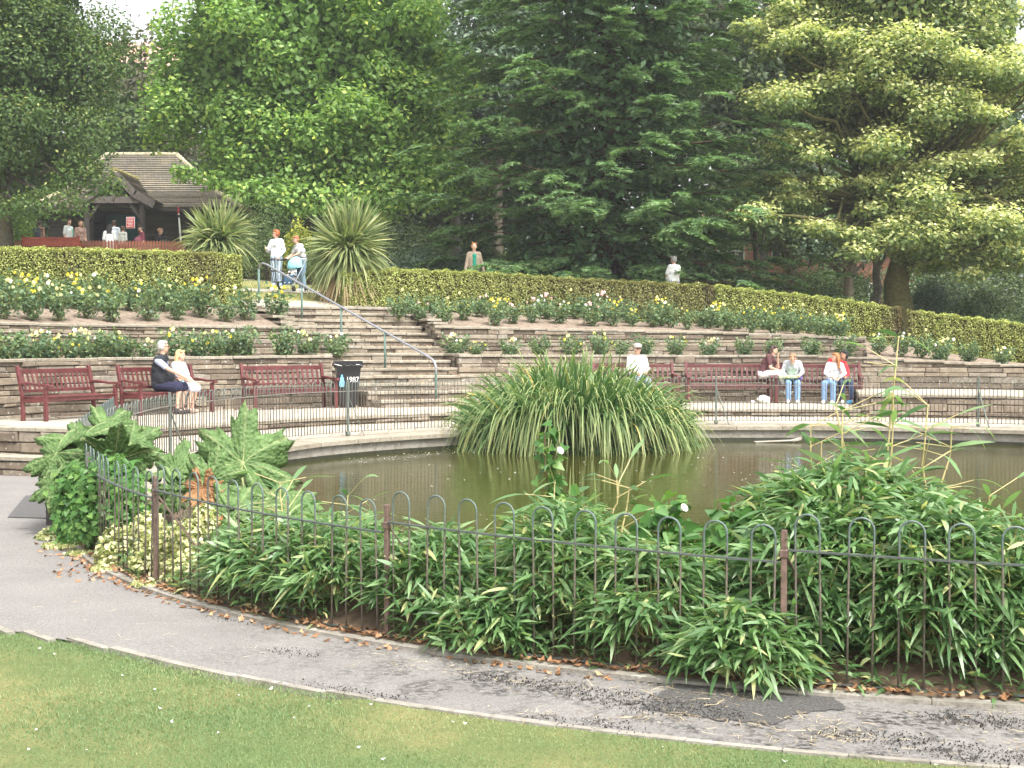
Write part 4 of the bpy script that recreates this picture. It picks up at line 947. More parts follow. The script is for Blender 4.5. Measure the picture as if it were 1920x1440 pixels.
bamboo('taller bamboo bush with long pale tips reaching over the hoops', 1055, 9.25, .5, .5, .8, 360, seed=44, tallc=[(1010, 905, 9.0, 30), (1120, 905, 9.0, 40), (1150, 915, 9.1, 30)])
bamboo('small bamboo bush poking through the bars under the climbing vine', 900, 9.7, .4, .22, .34, 90, seed=45, front=True)
bamboo('bamboo bush poking through the bars left of the right-hand post', 1230, 9.4, .5, .42, .6, 200, seed=46)
bamboo('low bamboo bush drooping out through the bars onto the kerb', 1395, 9.7, .4, .3, .45, 190, seed=47, front=True)
bamboo('largest bamboo bush, above the fence at the right, with tall bare canes', 1600, 8.9, .92, .6, 1.08, 860, seed=48, lf=.22,
       tallc=[(1640, 632, 8.7, 45), (1625, 760, 8.6, -58), (1655, 742, 8.8, 20), (1690, 760, 8.7, 50), (1560, 830, 8.5, -20), (1530, 800, 8.6, -10), (1745, 800, 8.6, 40), (1600, 770, 8.7, -20)])
bamboo('bamboo bush low behind the bars below the largest bamboo', 1520, 9.35, .5, .35, .85, 260, seed=49)
bamboo('dense bamboo bush at the right end behind the near fence', 1745, 9.35, .5, .42, .92, 420, seed=50)
bamboo('bamboo bush cut by the right edge of the view', 1900, 9.3, .5, .45, .85, 330, seed=51, tallc=[(1855, 930, 8.9, 0)])
bamboo('bamboo bush beyond the right end of the view behind the near fence', 2120, 9.3, .5, .45, .8, 200, seed=52)
bamboo('last bamboo bush of the bank, outside the right edge', 2380, 9.3, .5, .45, .8, 180, seed=53)
# dark filler foliage between the bushes (low ground cover)
k = 9000; ph = rng.uniform(206, 272, k); rr_ = rng.uniform(8.9, 9.76, k); P = np.stack([CX+rr_*np.cos(np.radians(ph)), CY+rr_*np.sin(np.radians(ph)), rng.uniform(.03, .32, k)*np.clip((9.95-rr_)/.4, .3, 1)], 1)
P = P[np.sin(P[:, 0]*2.7+1)+np.sin(P[:, 0]*7.1) > -.75]; k = len(P)
o = foliage('ground_cover', strips(P, rdir(k)*[1, 1, .3]+[0, 0, .55], rng.uniform(.12, .24, k), .028, 3, .5, 'lance'), M['l_bamboo']); tag(o, 'low leafy ground cover under the bamboo bushes', 'ground cover', kind='stuff')
# sword leaves and a climbing vine with white flowers in the middle
def iris(label, px, r, n, L, W, seed, spread=.12, droop=.15):
    global rng
    keep = rng; rng = np.random.default_rng(seed); x, d = near_ring(px, r); root = empty('iris_clump', (x, d, .22), 0, label, 'plant')
    P = rng.normal(size=(n, 3))*[spread, spread, 0]; D = rng.normal(size=(n, 3))*[.16, .16, 0]+[0, 0, 1]
    foliage('leaves', strips(P, D, L*rng.uniform(.6, 1.1, n), W, 6, rng.uniform(0, droop, n), 'strap', 3), M['l_reed'], root); rng = keep; return root
iris('clump of upright sword-shaped leaves in front of the reeds', 1040, 8.75, 26, .9, .04, 61)
iris('thin arching grass blades left of the sword-shaped leaves', 985, 8.75, 34, .85, .012, 62, .1, .9)
def heart(P, Nn, S, rnd=None):
    """heart-shaped leaves made of four faces each, folded along the middle"""
    n = len(P); Nn = unit(Nn); A = unit(np.cross(Nn, rdir(n))); A[:, 2] -= .8; A = unit(A-Nn*np.sum(A*Nn, 1, keepdims=True)); B = np.cross(Nn, A); S = S*rng.uniform(.6, 1.25, (n, 1))
    pts = [(0, 0, 0), (-.22, .3, .06), (.05, .48, .08), (.45, .32, .04), (1, 0, -.12), (.45, -.32, .04), (.05, -.48, .08), (-.22, -.3, .06), (.45, 0, -.04)]
    V = np.stack([P+A*S*a+B*S*b+Nn*S*c for a, b, c in pts], 1).reshape(-1, 3); o = (np.arange(n)*9)[:, None, None]
    Fc = (o+np.array([[0, 1, 2, 8], [2, 3, 4, 8], [8, 4, 5, 6], [0, 8, 6, 7]])[None]).reshape(-1, 4)
    r_ = rng.random(n) if rnd is None else rnd
    return V, Fc, np.repeat(r_, 9), np.zeros(n*9)
def vine(name, label, blobs, n, S, mat, stems, cat, flowers=(), parent_at=None):
    root = empty(name, parent_at, 0, label, cat); parts = []; tot = sum(b[1][0]*b[1][2] for b in blobs)
    for c, r_ in blobs:
        P, D = shell(c, r_, int(n*r_[0]*r_[2]/tot), .5, -.95); P = P+rng.normal(size=P.shape)*.035; P[:, 2] = np.maximum(P[:, 2], .03); parts.append(heart(P, D*.6+[0, -.35, .35]+rng.normal(size=(len(P), 3))*.4, S))
    J = join(*parts); foliage('leaves', J, mat, root, parent_at); mb = MB()
    for p, q in stems: mb.tube(limb(np.array(p)-parent_at, np.array(q)-parent_at, 6, .05), .006, 5)
    mb.build('stem', plain('vine_stem', (.14, .1, .05), .8), root)
    for c in flowers:
        fb = MB(); fb.tube([(0, 0, 0), (.004, -.03, .012), (.012, -.045, .022), (.016, -.05, .026)], [.005, .011, .024, .029], 10, caps=False)
        f = fb.build('flower', M['petal_w'], root, smooth=True); f.location = tuple(np.array(c)-parent_at)
x, d = near_ring(1038, 8.8); pb = np.array([x, d, .22])
vine('bindweed_vine', 'bindweed climbing a stem with one white flower, before the reeds', [(at(1028, 835, d), (.07, .06, .13)), (at(1035, 880, d), (.08, .07, .16)), (at(1045, 925, d), (.1, .07, .14))], 110, .07, M['l_ivy'], [(pb, at(1022, 815, d))], 'vine', [at(1046, 850, d-.1)], pb)
x, d = near_ring(1240, 9.1); pb = np.array([x, d, .22])
vine('bindweed_vine', 'bindweed with one white flower rising above the hoops, right of centre', [(at(1255, 960, d), (.13, .1, .1)), (at(1225, 990, d), (.16, .12, .14)), (at(1262, 1060, d), (.2, .15, .2)), (at(1270, 1150, d), (.13, .12, .28)), (at(1240, 1010, d), (.22, .14, .12))], 330, .085, M['l_ivy'], [(pb, at(1255, 940, d)), (pb, at(1225, 970, d))], 'vine', [at(1277, 957, d-.12)], pb)
x, d = near_ring(1378, 9.1); pb = np.array([x, d, .22])
vine('hop_vine', 'pale green lobed vine leaves above the hoops, left of the right-hand post', [(at(1378, 965, d), (.12, .1, .08)), (at(1360, 1010, d), (.2, .12, .14)), (at(1345, 1075, d), (.22, .14, .16))], 210, .1, M['l_ivy'], [(pb, at(1375, 950, d))], 'vine', [], pb)
# corner of the near fence: bindweed curtain and variegated shrub
pb = np.append(near_ring(180, 9.8)[0], [near_ring(180, 9.8)[1], 0])
vine('bindweed_vine', 'dense green bindweed curtain smothering the left corner of the near fence', [(at(160, 915, 13.8), (.3, .3, .26)), (at(210, 910, 13.0), (.28, .28, .3)), (at(145, 965, 13.8), (.24, .3, .32)), (at(195, 965, 13.0), (.32, .3, .35)), (at(155, 1020, 13.6), (.24, .28, .3)), (at(240, 945, 12.4), (.16, .2, .26)), (at(195, 890, 13.6), (.22, .25, .1))],
     5200, .062, M['l_ivy'], [(at(150, 1075, 13.3), at(150, 880, 13.7)), (at(200, 1080, 12.8), at(215, 880, 13))], 'vine', [], pb)
def varshrub(label, blobs, n, loc):
    root = empty('variegated_shrub', loc, 0, label, 'shrub', 'cream variegated shrubs at the fence corner'); parts = []
    tot = sum(b[1][0]*b[1][2] for b in blobs)
    for c, r_ in blobs:
        P, D = shell(c, r_, int(n*r_[0]*r_[2]/tot), .5, -.95); P[:, 2] = np.maximum(P[:, 2], .03); parts.append(leaves(P, D+[0, -.2, .5]+rng.normal(size=(len(P), 3))*.5, .055, .036))
    foliage('foliage', join(*parts), M['l_var'], root, loc); mb = MB()
    for c, r_ in blobs: mb.tube(limb((0, 0, -.02), np.array(c)-loc, 5, .08), np.linspace(.012, .004, 5), 5)
    mb.build('stem', M['bark'], root)
varshrub('bright cream variegated shrub behind the second rusty post', [(at(230, 1040, 12.2), (.26, .25, .3)), (at(300, 1050, 11.6), (.28, .25, .26)), (at(345, 1075, 11.2), (.2, .22, .22)), (at(215, 1085, 12.0), (.22, .2, .16)), (at(300, 1110, 11.2), (.26, .2, .13)), (at(280, 990, 12.0), (.16, .15, .16)), (at(350, 1010, 11.4), (.2, .18, .18)), (at(385, 975, 11.4), (.12, .1, .14))],
         7000, np.array([at(280, 1090, 11.6)[0], 11.6, .05]))
varshrub('small cream variegated shrub beside the kerb at the far left corner', [(at(105, 1020, 14.0), (.22, .2, .2)), (at(120, 1060, 13.4), (.22, .2, .16)), (at(160, 1085, 12.9), (.2, .15, .12))], 2200, np.array([at(115, 1050, 13.6)[0], 13.6, .03]))
# ---- gunnera
def gunnera_leaf(mb_parent, c, Nn, A, S, cup, seed, mat, base):
    global rng
    keep = rng; rng = np.random.default_rng(seed); nth, nr = 112, 10; th = np.linspace(-math.pi*.94, math.pi*.94, nth)
    lob = .56+.44*np.abs(np.cos(th*3.5))**.9; sub = 1+.09*np.sin(th*24)+.05*np.sin(th*43+1)+rng.normal(size=nth)*.035; Rr = S*lob*sub*(1-.12*(np.abs(th)/math.pi)**2)
    t = np.linspace(0, 1, nr+1)[1:]; vein = np.abs(np.sin(th*3.5)); V = [(0, 0, 0)]; rn = [.5]; tt = [0]
    rel = np.cos(th*3.5)**2
    for i, q in enumerate(t):
        rad = S*.56*q+(Rr-S*.56)*max(0, (q-.35)/.65)
        z = cup*S*(q**1.6)*(.62+.2*np.cos(th))-S*.16*q**3.5-S*.55*(q*np.abs(np.sin(th)))**2.2+S*.09*q*q*np.cos(th*7)+S*.035*np.sin(th*23+q*8)*q+S*.02*np.sin(th*41+q*23)*q+rng.normal(size=nth)*.008*q*S
        for j in range(nth): V.append((rad[j]*math.cos(th[j]), rad[j]*math.sin(th[j]), z[j])); rn.append(vein[j]); tt.append(q)
    Fc = [(0, 1+j, 2+j) for j in range(nth-1)]
    for i in range(nr-1):
        for j in range(nth-1): a = 1+i*nth+j; Fc.append((a, a+nth, a+nth+1, a+1))
    Nn = unit(np.array(Nn, float)); A = np.array(A, float); A = unit(A-Nn*A.dot(Nn)); B = np.cross(Nn, A)
    V = np.array(V); W = np.array(c)-base+V[:, :1]*A+V[:, 1:2]*B+V[:, 2:]*Nn
    o = mesh_np('leaf', W, Fc, mat, mb_parent, True, rnd=rn, tt=tt); so = o.modifiers.new('thickness', 'SOLIDIFY'); so.thickness = .004
    mb = MB()
    for k_ in range(-3, 4):                  # raised ribs under the blade
        a = k_*2*math.pi/7.0; idx = int(np.argmin(np.abs(th-a))); pts = [W[1+i*nth+idx]-Nn*.006 for i in range(0, nr-1)]
        mb.tube([np.array(c)-base-Nn*.004]+pts, np.linspace(S*.016, S*.004, len(pts)+1), 5)
    mb.build('rib', M['gun_rib'], o); rng = keep; return o
def N2(nt):
    v = N(nt, 'TexVoronoi', Scale=26.0); nt.links.new(coords(nt), v.inputs['Vector']); return mixc(nt, .35, v.outputs['Distance'], noise(nt, 40, 4).outputs['Fac'])
def gun_mat(name, lo, hi, vein):
    m, nt, bs, out = new_mat(name); n = noise(nt, 7, 5); c = ramp(nt, n.outputs['Fac'], [(.3, lo), (.7, hi)]).outputs[0]
    v = ramp(nt, attr(nt, 'rnd'), [(.02, (1, 1, 1)), (.16, (0, 0, 0))]).outputs[0]; c = mixc(nt, v, c, vein)
    c2 = ramp(nt, noise(nt, 16, 4, .7).outputs['Fac'], [(.35, (.7, .72, .65)), (.6, (1.1, 1.1, 1.05))]).outputs[0]; c = mixc(nt, .8, c, c2, 'MULTIPLY')
    nt.links.new(c, bs.inputs['Base Color']); bs.inputs['Roughness'].default_value = .55; bump(nt, bs, N2(nt), 1.0, .03)
    tr = nt.nodes.new('ShaderNodeBsdfTranslucent'); nt.links.new(c, tr.inputs['Color']); mx = N(nt, 'MixShader'); mx.inputs[0].default_value = .35
    nt.links.new(bs.outputs[0], mx.inputs[1]); nt.links.new(tr.outputs[0], mx.inputs[2]); nt.links.new(mx.outputs[0], out.inputs[0]); return m
M['gun'] = gun_mat('gunnera_leaf', (.1, .19, .055), (.2, .32, .11), (.36, .42, .2)); M['gun_rib'] = plain('gunnera_rib', (.3, .34, .14), .6)
M['gun_dead'] = gun_mat('gunnera_dead', (.3, .13, .05), (.5, .28, .13), (.5, .35, .2))
def gunnera(label, foot, lv):
    foot = np.array(foot, float); root = empty('gunnera_plant', foot, 0, label, 'plant', 'giant gunnera plants by the left corner'); mb = MB()
    for i, (px, py, d, S, Nn, A, cup, dead) in enumerate(lv):
        c = at(px, py, d); gunnera_leaf(root, c, Nn, A, S, cup, 300+i+int(foot[0]*10), M['gun_dead' if dead else 'gun'], foot)
        mb.tube(limb((0, 0, -.05), c-foot-unit(np.array(Nn, float))*.01, 7, .05), np.linspace(.028, .014, 7), 7)
    mb.build('stalk', M['gun_rib'], root, smooth=True)
gunnera('giant gunnera with a huge upright jagged leaf before the left walkway', at(450, 1010, 12.4)*[1, 1, 0]+[0, 0, .2], [
    (455, 868, 12.9, .56, (.12, -.75, .62), (.0, .35, 1), .5, 0), (330, 882, 13.2, .34, (-.1, -.35, .9), (0, .2, 1), .75, 0), (395, 905, 12.5, .34, (.1, -.8, .5), (.2, -.2, 1), .5, 0),
    (335, 915, 12.9, .3, (-.1, -.7, .6), (-.3, -.1, .6), .2, 0), (500, 935, 12.0, .42, (.25, -.6, .75), (1, .1, .2), .3, 0), (380, 915, 12.0, .2, (-.2, -.9, .3), (0, 0, -1), 1.1, 1), (405, 950, 11.9, .17, (.3, -.9, .2), (0, 0, -1), 1.3, 1),
    (545, 945, 11.6, .3, (.2, -.5, .8), (1, 0, 0), .35, 0), (440, 965, 11.8, .34, (0, -.7, .6), (-.3, 0, .6), .4, 0)])
gunnera('giant gunnera with drooping ragged leaves at the left corner, over the bindweed', at(215, 960, 14.2)*[1, 1, 0]+[0, 0, .15], [
    (215, 865, 14.2, .48, (.1, .45, .9), (.25, -.2, 1), .75, 0), (150, 822, 14.6, .52, (-.2, -.6, .7), (-1, .1, .15), .15, 0), (105, 850, 14.3, .42, (-.4, -.7, .5), (-1, -.1, -.2), .15, 0), (245, 830, 14.6, .38, (.3, -.6, .7), (.6, .2, .5), .3, 0), (200, 805, 14.9, .42, (-.1, -.65, .7), (-.5, .3, .7), .2, 0), (95, 905, 14.1, .3, (-.4, -.8, .4), (-.8, -.1, -.5), .1, 0)])
gunnera('low gunnera at the water edge behind the middle of the near fence', at(665, 1040, 10.6)*[1, 1, 0]+[0, 0, .2], [
    (650, 985, 10.7, .3, (.1, -.5, .85), (1, 0, .1), .3, 0), (700, 995, 10.5, .24, (.3, -.5, .8), (1, 0, -.1), .3, 0)])
# ================================================================ LITTER, STRAW, PETALS, GRASS
def scatter_ring(n, r0, r1, p0, p1, z=.03, zf=None):
    ph = rng.uniform(p0, p1, n); r = rng.uniform(r0, r1, n); P = np.stack([CX+r*np.cos(np.radians(ph)), CY+r*np.sin(np.radians(ph)), np.full(n, z)], 1)
    if zf is not None: P[:, 2] = zf(r, ph)
    return P
def stuff(name, J, mat, lab, cat): return tag(foliage(name, J, mat), lab, cat, kind='stuff')
P = np.concatenate([scatter_ring(1400, 9.62, 9.84, 200, 275, .055), scatter_ring(150, 9.9, 10.0, 205, 245, .02), scatter_ring(60, 9.86, 10.3, 198, 215, .02)])
P[:, 2] += rng.random(len(P))*.02
stuff('fallen_leaves', leaves(P, rdir(len(P))*.5+[0, 0, 1], .06, .035, fold=.9), M['l_litter'], 'dry brown fallen leaves along the kerb under the near fence', 'fallen leaves')
P = np.concatenate([np.repeat(scatter_ring(26, 10.0, 10.9, 244, 268, .022), 22, 0)+rng.normal(size=(572, 3))*[.12, .06, .003], scatter_ring(120, 10.0, 10.9, 246, 268, .022), scatter_ring(160, 9.95, 10.3, 236, 250, .022), scatter_ring(60, 10.2, 10.9, 215, 245, .022), scatter_ring(60, 10.3, 10.95, 250, 262, .022)])
stuff('straw', strips(P, rdir(len(P))*[1, 1, .08], rng.uniform(.025, .1, len(P)), .0035, 2, 0, 'grass'), M['straw'], 'dry straw and stalks strewn over the asphalt path', 'straw')
P = np.concatenate([scatter_ring(14000, 9.92, 10.95, 236, 270, .02), scatter_ring(1500, 9.95, 10.6, 224, 240, .02)]); P = P[(np.sin(P[:, 0]*3.1+np.sin(P[:, 1]*4)*1.3)+np.sin(P[:, 1]*9+P[:, 0]*5.3)+np.sin(P[:, 0]*1.1+.5)*.5) > .95]
stuff('path_crumbs', leaves(P+rng.normal(size=P.shape)*[.03, .03, .001], rdir(len(P))+[0, 0, 1], .013, .01, fold=1.2), plain('crumb', (.045, .04, .035), .95, .1, .3), 'dark mossy crumbs scattered over the asphalt path', 'debris')
# leaves lying on the steps
P = []
for i in range(NS):
    n = int(rng.integers(18, 40)); dr = (R1s-R0s)/NS; r = R0s+dr*i+rng.uniform(.08, dr, n); a = stair_right(r[0])+(stair_left(r[0])-stair_right(r[0]))*np.clip(rng.normal(.35, .22, n), .02, .97)
    P.append(np.stack([CX+r*np.cos(np.radians(a)), CY+r*np.sin(np.radians(a)), np.full(n, Z0s+(Z1s-Z0s)*(i+1)/NS+.012)], 1))
P.append(scatter_ring(120, 15.3, 15.8, 118, 150, .735))
P = np.concatenate(P); stuff('fallen_leaves', leaves(P, rdir(len(P))*.5+[0, 0, 1], .075, .05, fold=.8), M['l_litter'], 'dry orange-brown leaves lying on the stone steps', 'fallen leaves')
# petals: on the lawn and floating on the pond
def lawn_pts(n, x0=-6.2, x1=3.2, y0=4.6, y1=10.2):
    P = np.stack([rng.uniform(x0, x1, n), rng.uniform(y0, y1, n), np.zeros(n)], 1); r = np.hypot(P[:, 0]-CX, P[:, 1]-CY); ph = np.degrees(np.arctan2(P[:, 1]-CY, P[:, 0]-CX)) % 360
    return P[r > path_out(ph)+.015+rng.normal(size=n)*.02+.02*np.sin(ph*2.1)]
P = lawn_pts(190); P[:, 2] = .028
stuff('fallen_petals', leaves(P, rdir(len(P))*.4+[0, 0, 1], rng.uniform(.012, .032, len(P)), .016, fold=1), M['petal_w'], 'small white petals dotted over the near lawn', 'petals')
P = scatter_ring(230, 0, 9.0, 90, 270, .204); P = P[np.hypot(P[:, 0]-1.2, (P[:, 1]-24.3)*1.5) > 2.1]
P2 = scatter_ring(150, 8.2, 9.1, 100, 150, .204); P = np.concatenate([P, P2])
stuff('floating_petals', leaves(P, rdir(len(P))*.06+[0, 0, 1], rng.uniform(.015, .045, len(P)), .024, fold=.1), M['petal_w'], 'pale petals and scraps floating on the pond', 'petals')
P = lawn_pts(300000); n = len(P)
tone = .5+.5*np.sin(P[:, 0]*1.3+np.sin(P[:, 1]*1.1)*1.5)*np.cos(P[:, 1]*1.7-P[:, 0]*.5)
M['l_grass'] = leafmat('grass_blade', [(0, (.145, .235, .105)), (.42, (.235, .305, .145)), (.72, (.38, .385, .2)), (1, (.58, .53, .31))], trans=.35, rough=.7, spec=.2)
stuff('lawn_grass', strips(P, rng.normal(size=(n, 3))*[.6, .6, 0]+[0, 0, 1], rng.uniform(.016, .04, n), .0055, 1, .2, 'grass', rnd=np.clip(.12+.45*tone**2+rng.normal(size=n)*.2, 0, 1)), M['l_grass'], 'short mown grass of the near lawn', 'grass')
# grass on the top lawn strip seen past the steps
P = scatter_ring(26000, 20.4, 34, 110, 130); P[:, 2] = zT(P[:, 0], P[:, 1]); rr_ = np.hypot(P[:, 0]-CX, P[:, 1]-CY); P = P[~(((rr_ > 22.95) & (rr_ < 24.65)) | (rr_ < 21.2) | ((rr_ > 31.4) & (rr_ < 32.7)))]; n = len(P)
stuff('lawn_grass', strips(P, rng.normal(size=(n, 3))*[.5, .5, 0]+[0, 0, 1], rng.uniform(.03, .06, n), .02, 1, .2, 'grass', rnd=rng.uniform(.4, 1, n)), M['l_grass'], 'pale dry grass of the top lawn past the steps', 'grass')
# ================================================================ FENCES
def hoop_pts(w, hr, H, base=0.0):
    r = w/2; pts = [(-r, 0, base), (-r, 0, hr)]; zc = H-r
    pts += [(-r, 0, zc)]+[(-r*math.cos(a), 0, zc+r*math.sin(a)) for a in np.linspace(0, math.pi, 9)[1:-1]]+[(r, 0, zc), (r, 0, hr), (r, 0, base)]
    return pts
def hoop_mesh(w, H, rad, mat, base=0.0):
    mb = MB(); mb.tube(hoop_pts(w, H*.5, H, base), rad, 6); o = mb.build('hoop', mat, smooth=True); return o
fence_n = empty('hooped_fence', pol(9.75, 234.5, 0), 0, 'near green-grey hoop-top metal fence with rusty posts in front of the bamboo', 'fence')
org = np.array(fence_n.location); posts = [182, 199.6, 216.8, 234.5, 250.8, 267.6, 284.4, 301]
hp = hoop_mesh(.14, 1.0, .0068, M['fence_bar'], .04); first = True
for i in range(len(posts)-1):
    a0, a1 = posts[i], posts[i+1]; mb = MB(); k = 10
    zr = lambda u: .04-.075*u
    arcp = [pol(9.75, a0+(a1-a0)*u, .785+zr(u))-org for u in np.linspace(0.01, .99, 13)]
    for q in range(12): mb.beam(arcp[q], arcp[q+1], 0.03, .010)
    mb.build('rail', M['fence'], fence_n); mb = MB()
    arcb = [pol(9.75, a0+(a1-a0)*u, .055)-org for u in np.linspace(0.01, .99, 7)]
    for q in range(6): mb.beam(arcb[q], arcb[q+1], .026, .009)
    mb.build('rail', M['fence'], fence_n)
    for q in range(k):
        u = (q+.52)/k; a = a0+(a1-a0)*u
        if first: h = hp; first = False
        else: h = hp.copy(); COL.objects.link(h)
        h.parent = fence_n; h.location = tuple(pol(9.75, a, zr(u)-.0)-org); h.rotation_euler = (random.uniform(-.015, .015), random.uniform(-.02, .02), R(a+90)+random.uniform(-.03, .03))
for i, a in enumerate(posts):
    mb = MB(); p = pol(9.735, a, 0)-org
    mb.box((p[0], p[1], .45), (.035, .035, .98), rz=R(a), bev=.004)
    mb.box((p[0], p[1], .80), (.05, .05, .05), rz=R(a), bev=.006)
    q = pol(9.35, a+1.8, 0)-org
    mb.beam((p[0], p[1], .80), (q[0], q[1], .15), .03, .008)
    mb.build('post', M['rust'], fence_n)
# heavy timber end post by the left corner
c = hit(94, 985, 0); mb = MB(); mb.box((0, 0, .46), (.075, .075, .98), bev=.008, rnd=.3); mb.box((.11, .04, .44), (.045, .045, .92), bev=.006, rnd=.7); mb.box((.05, .02, .86), (.16, .05, .05), bev=.006)
o = mb.build('gate_post', plain('weathered_timber', (.085, .08, .075), .85, .2, .35, 18, bmp=.5)); o.location = (c[0], c[1], 0); tag(o, 'dark weathered gate post at the left corner of the near fence', 'post')
# open gate panel running back from the post
ga, gb = np.array([c[0]+.12, c[1]+.5, 0]), np.array([at(214, 750, 18.4)[0], 18.4, 0]); gt = empty('metal_gate', ga, 0, 'hoop-top metal panel running back from the left corner post', 'gate'); v = gb-ga; Lg = np.linalg.norm(v); rz = math.atan2(v[1], v[0]); mb = MB()
mb.beam((0, 0, .95), tuple(v+[0, 0, 1.12]), .03, .011); mb.beam((0, 0, .16), tuple(v+[0, 0, .45]), .026, .009); mb.build('rail', M['fence'], gt)
for e in (0, 1): mb = MB(); mb.box(tuple(v*e+[0, 0, .55+.1*e]), (.035, .035, 1.12), bev=.004); mb.build('post', M['rust'], gt)
gh = hoop_mesh(.09, 1.0, .007, M['fence_bar'], .0); ng = int(Lg/.17)
for q in range(ng):
    h = gh if q == 0 else gh.copy()
    if q: COL.objects.link(h)
    u = (q+.6)/ng; h.parent = gt; h.location = tuple(v*u+[0, 0, .15+.2*u]); h.rotation_euler = (0, 0, rz)
# far fence round the pond: finer bars
fence_f = empty('hooped_fence', pol(9.75, 120, .5), 0, 'far hoop-top metal fence curving along the pond kerb before the benches', 'fence'); org = np.array(fence_f.location)
def fz(p): return kz(p)
PF0, PF1, step = 40.0, 190.0, .155/9.75*180/math.pi; hf = hoop_mesh(.08, .94, .0072, M['fence_far'], .06); angs = np.arange(PF1, PF0, -step)
vis = [a for a in angs if 70 < a < 186]; keep_ = set(np.round(np.linspace(0, len(vis)-1, len(vis))).astype(int)); vis = vis[:100]; rest = [a for a in angs if a not in vis]; first = True
for a in vis:
    h = hf if first else hf.copy()
    if not first: COL.objects.link(h)
    first = False; h.parent = fence_f; h.location = tuple(pol(9.75, a, fz(a))-org); h.rotation_euler = (random.uniform(-.02, .02), random.uniform(-.03, .03), R(a+90))
mb = MB()
for a in rest:
    Mx = Matrix.Rotation(R(a+90), 3, 'Z'); mb.tube([Mx @ Vector(p)+Vector(pol(9.75, a, fz(a))-org) for p in hoop_pts(.08, .5, .94, .06)], .0072, 5)
tag(mb.build('hoop', M['fence_far'], fence_f, smooth=True), kind='stuff')
for zz, w_, nm in ((.775, .012, 'rail'), (.075, .01, 'rail')):
    mb = MB(); aa = np.linspace(PF0, PF1, 110)
    for q in range(109): mb.beam(pol(9.75, aa[q], fz(aa[q])+zz)-org, pol(9.75, aa[q+1]+.02, fz(aa[q+1])+zz)-org, .03, w_)
    mb.build(nm, plain('far_rail', (.21, .185, .16), .55, .4, .3, 9), fence_f)
def brace_post(a):
    mb = MB(); p = pol(9.75, a, fz(a))-org; mb.box((p[0], p[1], p[2]+.48), (.035, .035, .98), rz=R(a), bev=.004); q = pol(9.55, a-1.5, fz(a)-.1)-org
    mb.beam((p[0], p[1], p[2]+.72), tuple(q), .03, .01); mb.box((p[0], p[1], p[2]+.04), (.07, .07, .06), rz=R(a), bev=.006); mb.build('post', M['far_post'], fence_f)
for px in (652, 1343, 1835): brace_post(phi_of(*on_ring(px, 9.75)))
for a in (170, 112, 52): brace_post(a)

# ================================================================ BENCHES
def bench_parts():
    root = empty('park_bench'); W_ = .98; m = M['bench']
    for s in (-1, 1):
        mb = MB(); mb.box((s*W_, .24, .30), (.065, .07, .60), bev=.006); mb.build('leg', m, root)
        mb = MB(); mb.beam((s*W_, -.26, 0), (s*W_, -.27, .46), .065, .065, bev=.006); mb.beam((s*W_, -.27, .45), (s*W_, -.38, .96), .065, .06, bev=.006); mb.box((s*W_, -.385, .965), (.075, .07, .03), bev=.012); mb.build('leg', m, root)
        mb = MB(); pts = [(-.33, .66), (-.2, .675), (-.05, .66), (.12, .635), (.24, .64), (.32, .63)]
        for (y0, z0), (y1, z1) in zip(pts[:-1], pts[1:]): mb.beam((s*W_, y0-.004, z0), (s*W_, y1+.004, z1), .085, .042, bev=.006)
        mb.tube([(s*W_-.045, .32, .615), (s*W_+.045, .32, .615)], .035, 10); mb.build('armrest', m, root)
        mb = MB(); mb.beam((s*W_, -.27, .36), (s*W_, .22, .38), .04, .07); mb.build('side_rail', m, root)
    mb = MB()
    for q in range(6): y = -.2+q*.088; mb.box((0, y, .435-.018*math.sin(math.pi*(q+.5)/6)), (2*W_+.0, .072, .024), bev=.005)
    mb.build('seat', m, root)
    mb = MB(); mb.box((0, .235, .385), (2*W_-.06, .028, .075), bev=.004); mb.box((0, -.25, .385), (2*W_-.06, .028, .075), bev=.004); mb.build('seat_rail', m, root)
    mb = MB(); mb.beam((-W_+.03, -.375, .88), (W_-.03, -.375, .88), .032, .085, bev=.006); mb.beam((-W_+.03, -.292, .53), (W_-.03, -.292, .53), .03, .055, bev=.005); mb.build('back_rail', m, root)
    br = empty('backrest'); br.parent = root
    mb = MB()
    for q in range(15): x = -W_+.115+q*(2*W_-.23)/14; mb.beam((x, -.293, .54), (x, -.373, .85), .048, .018, bev=.003)
    o = mb.build('slats', m, br)
    return root
bench0 = bench_parts(); bench_at = {}
def place_bench(px, r, label, turn=0, i=[0]):
    o = bench0 if i[0] == 0 else copy_tree(bench0); i[0] += 1
    x, d = on_ring(px, r); o.location = (x, d, .722); ph = phi_of(x, d); o.rotation_euler = (0, 0, R(ph+90+turn)); tag(o, label, 'bench', 'maroon park benches along the curved wall'); bench_at[322 if px == 316 else px] = o
place_bench(133, 15.0, 'empty maroon bench at the left end of the wall', 10)
place_bench(316, 15.05, 'maroon bench carrying the grey-haired man and the blonde woman', 9)
place_bench(545, 15.05, 'empty maroon bench beside the black litter bin')
place_bench(1192, 15.1, 'maroon bench half hidden by the reeds, with the man in the cap')
place_bench(1366, 15.05, 'maroon bench with the girl in brown perched on its right arm')
place_bench(1534, 14.95, 'maroon bench carrying the three teenagers')

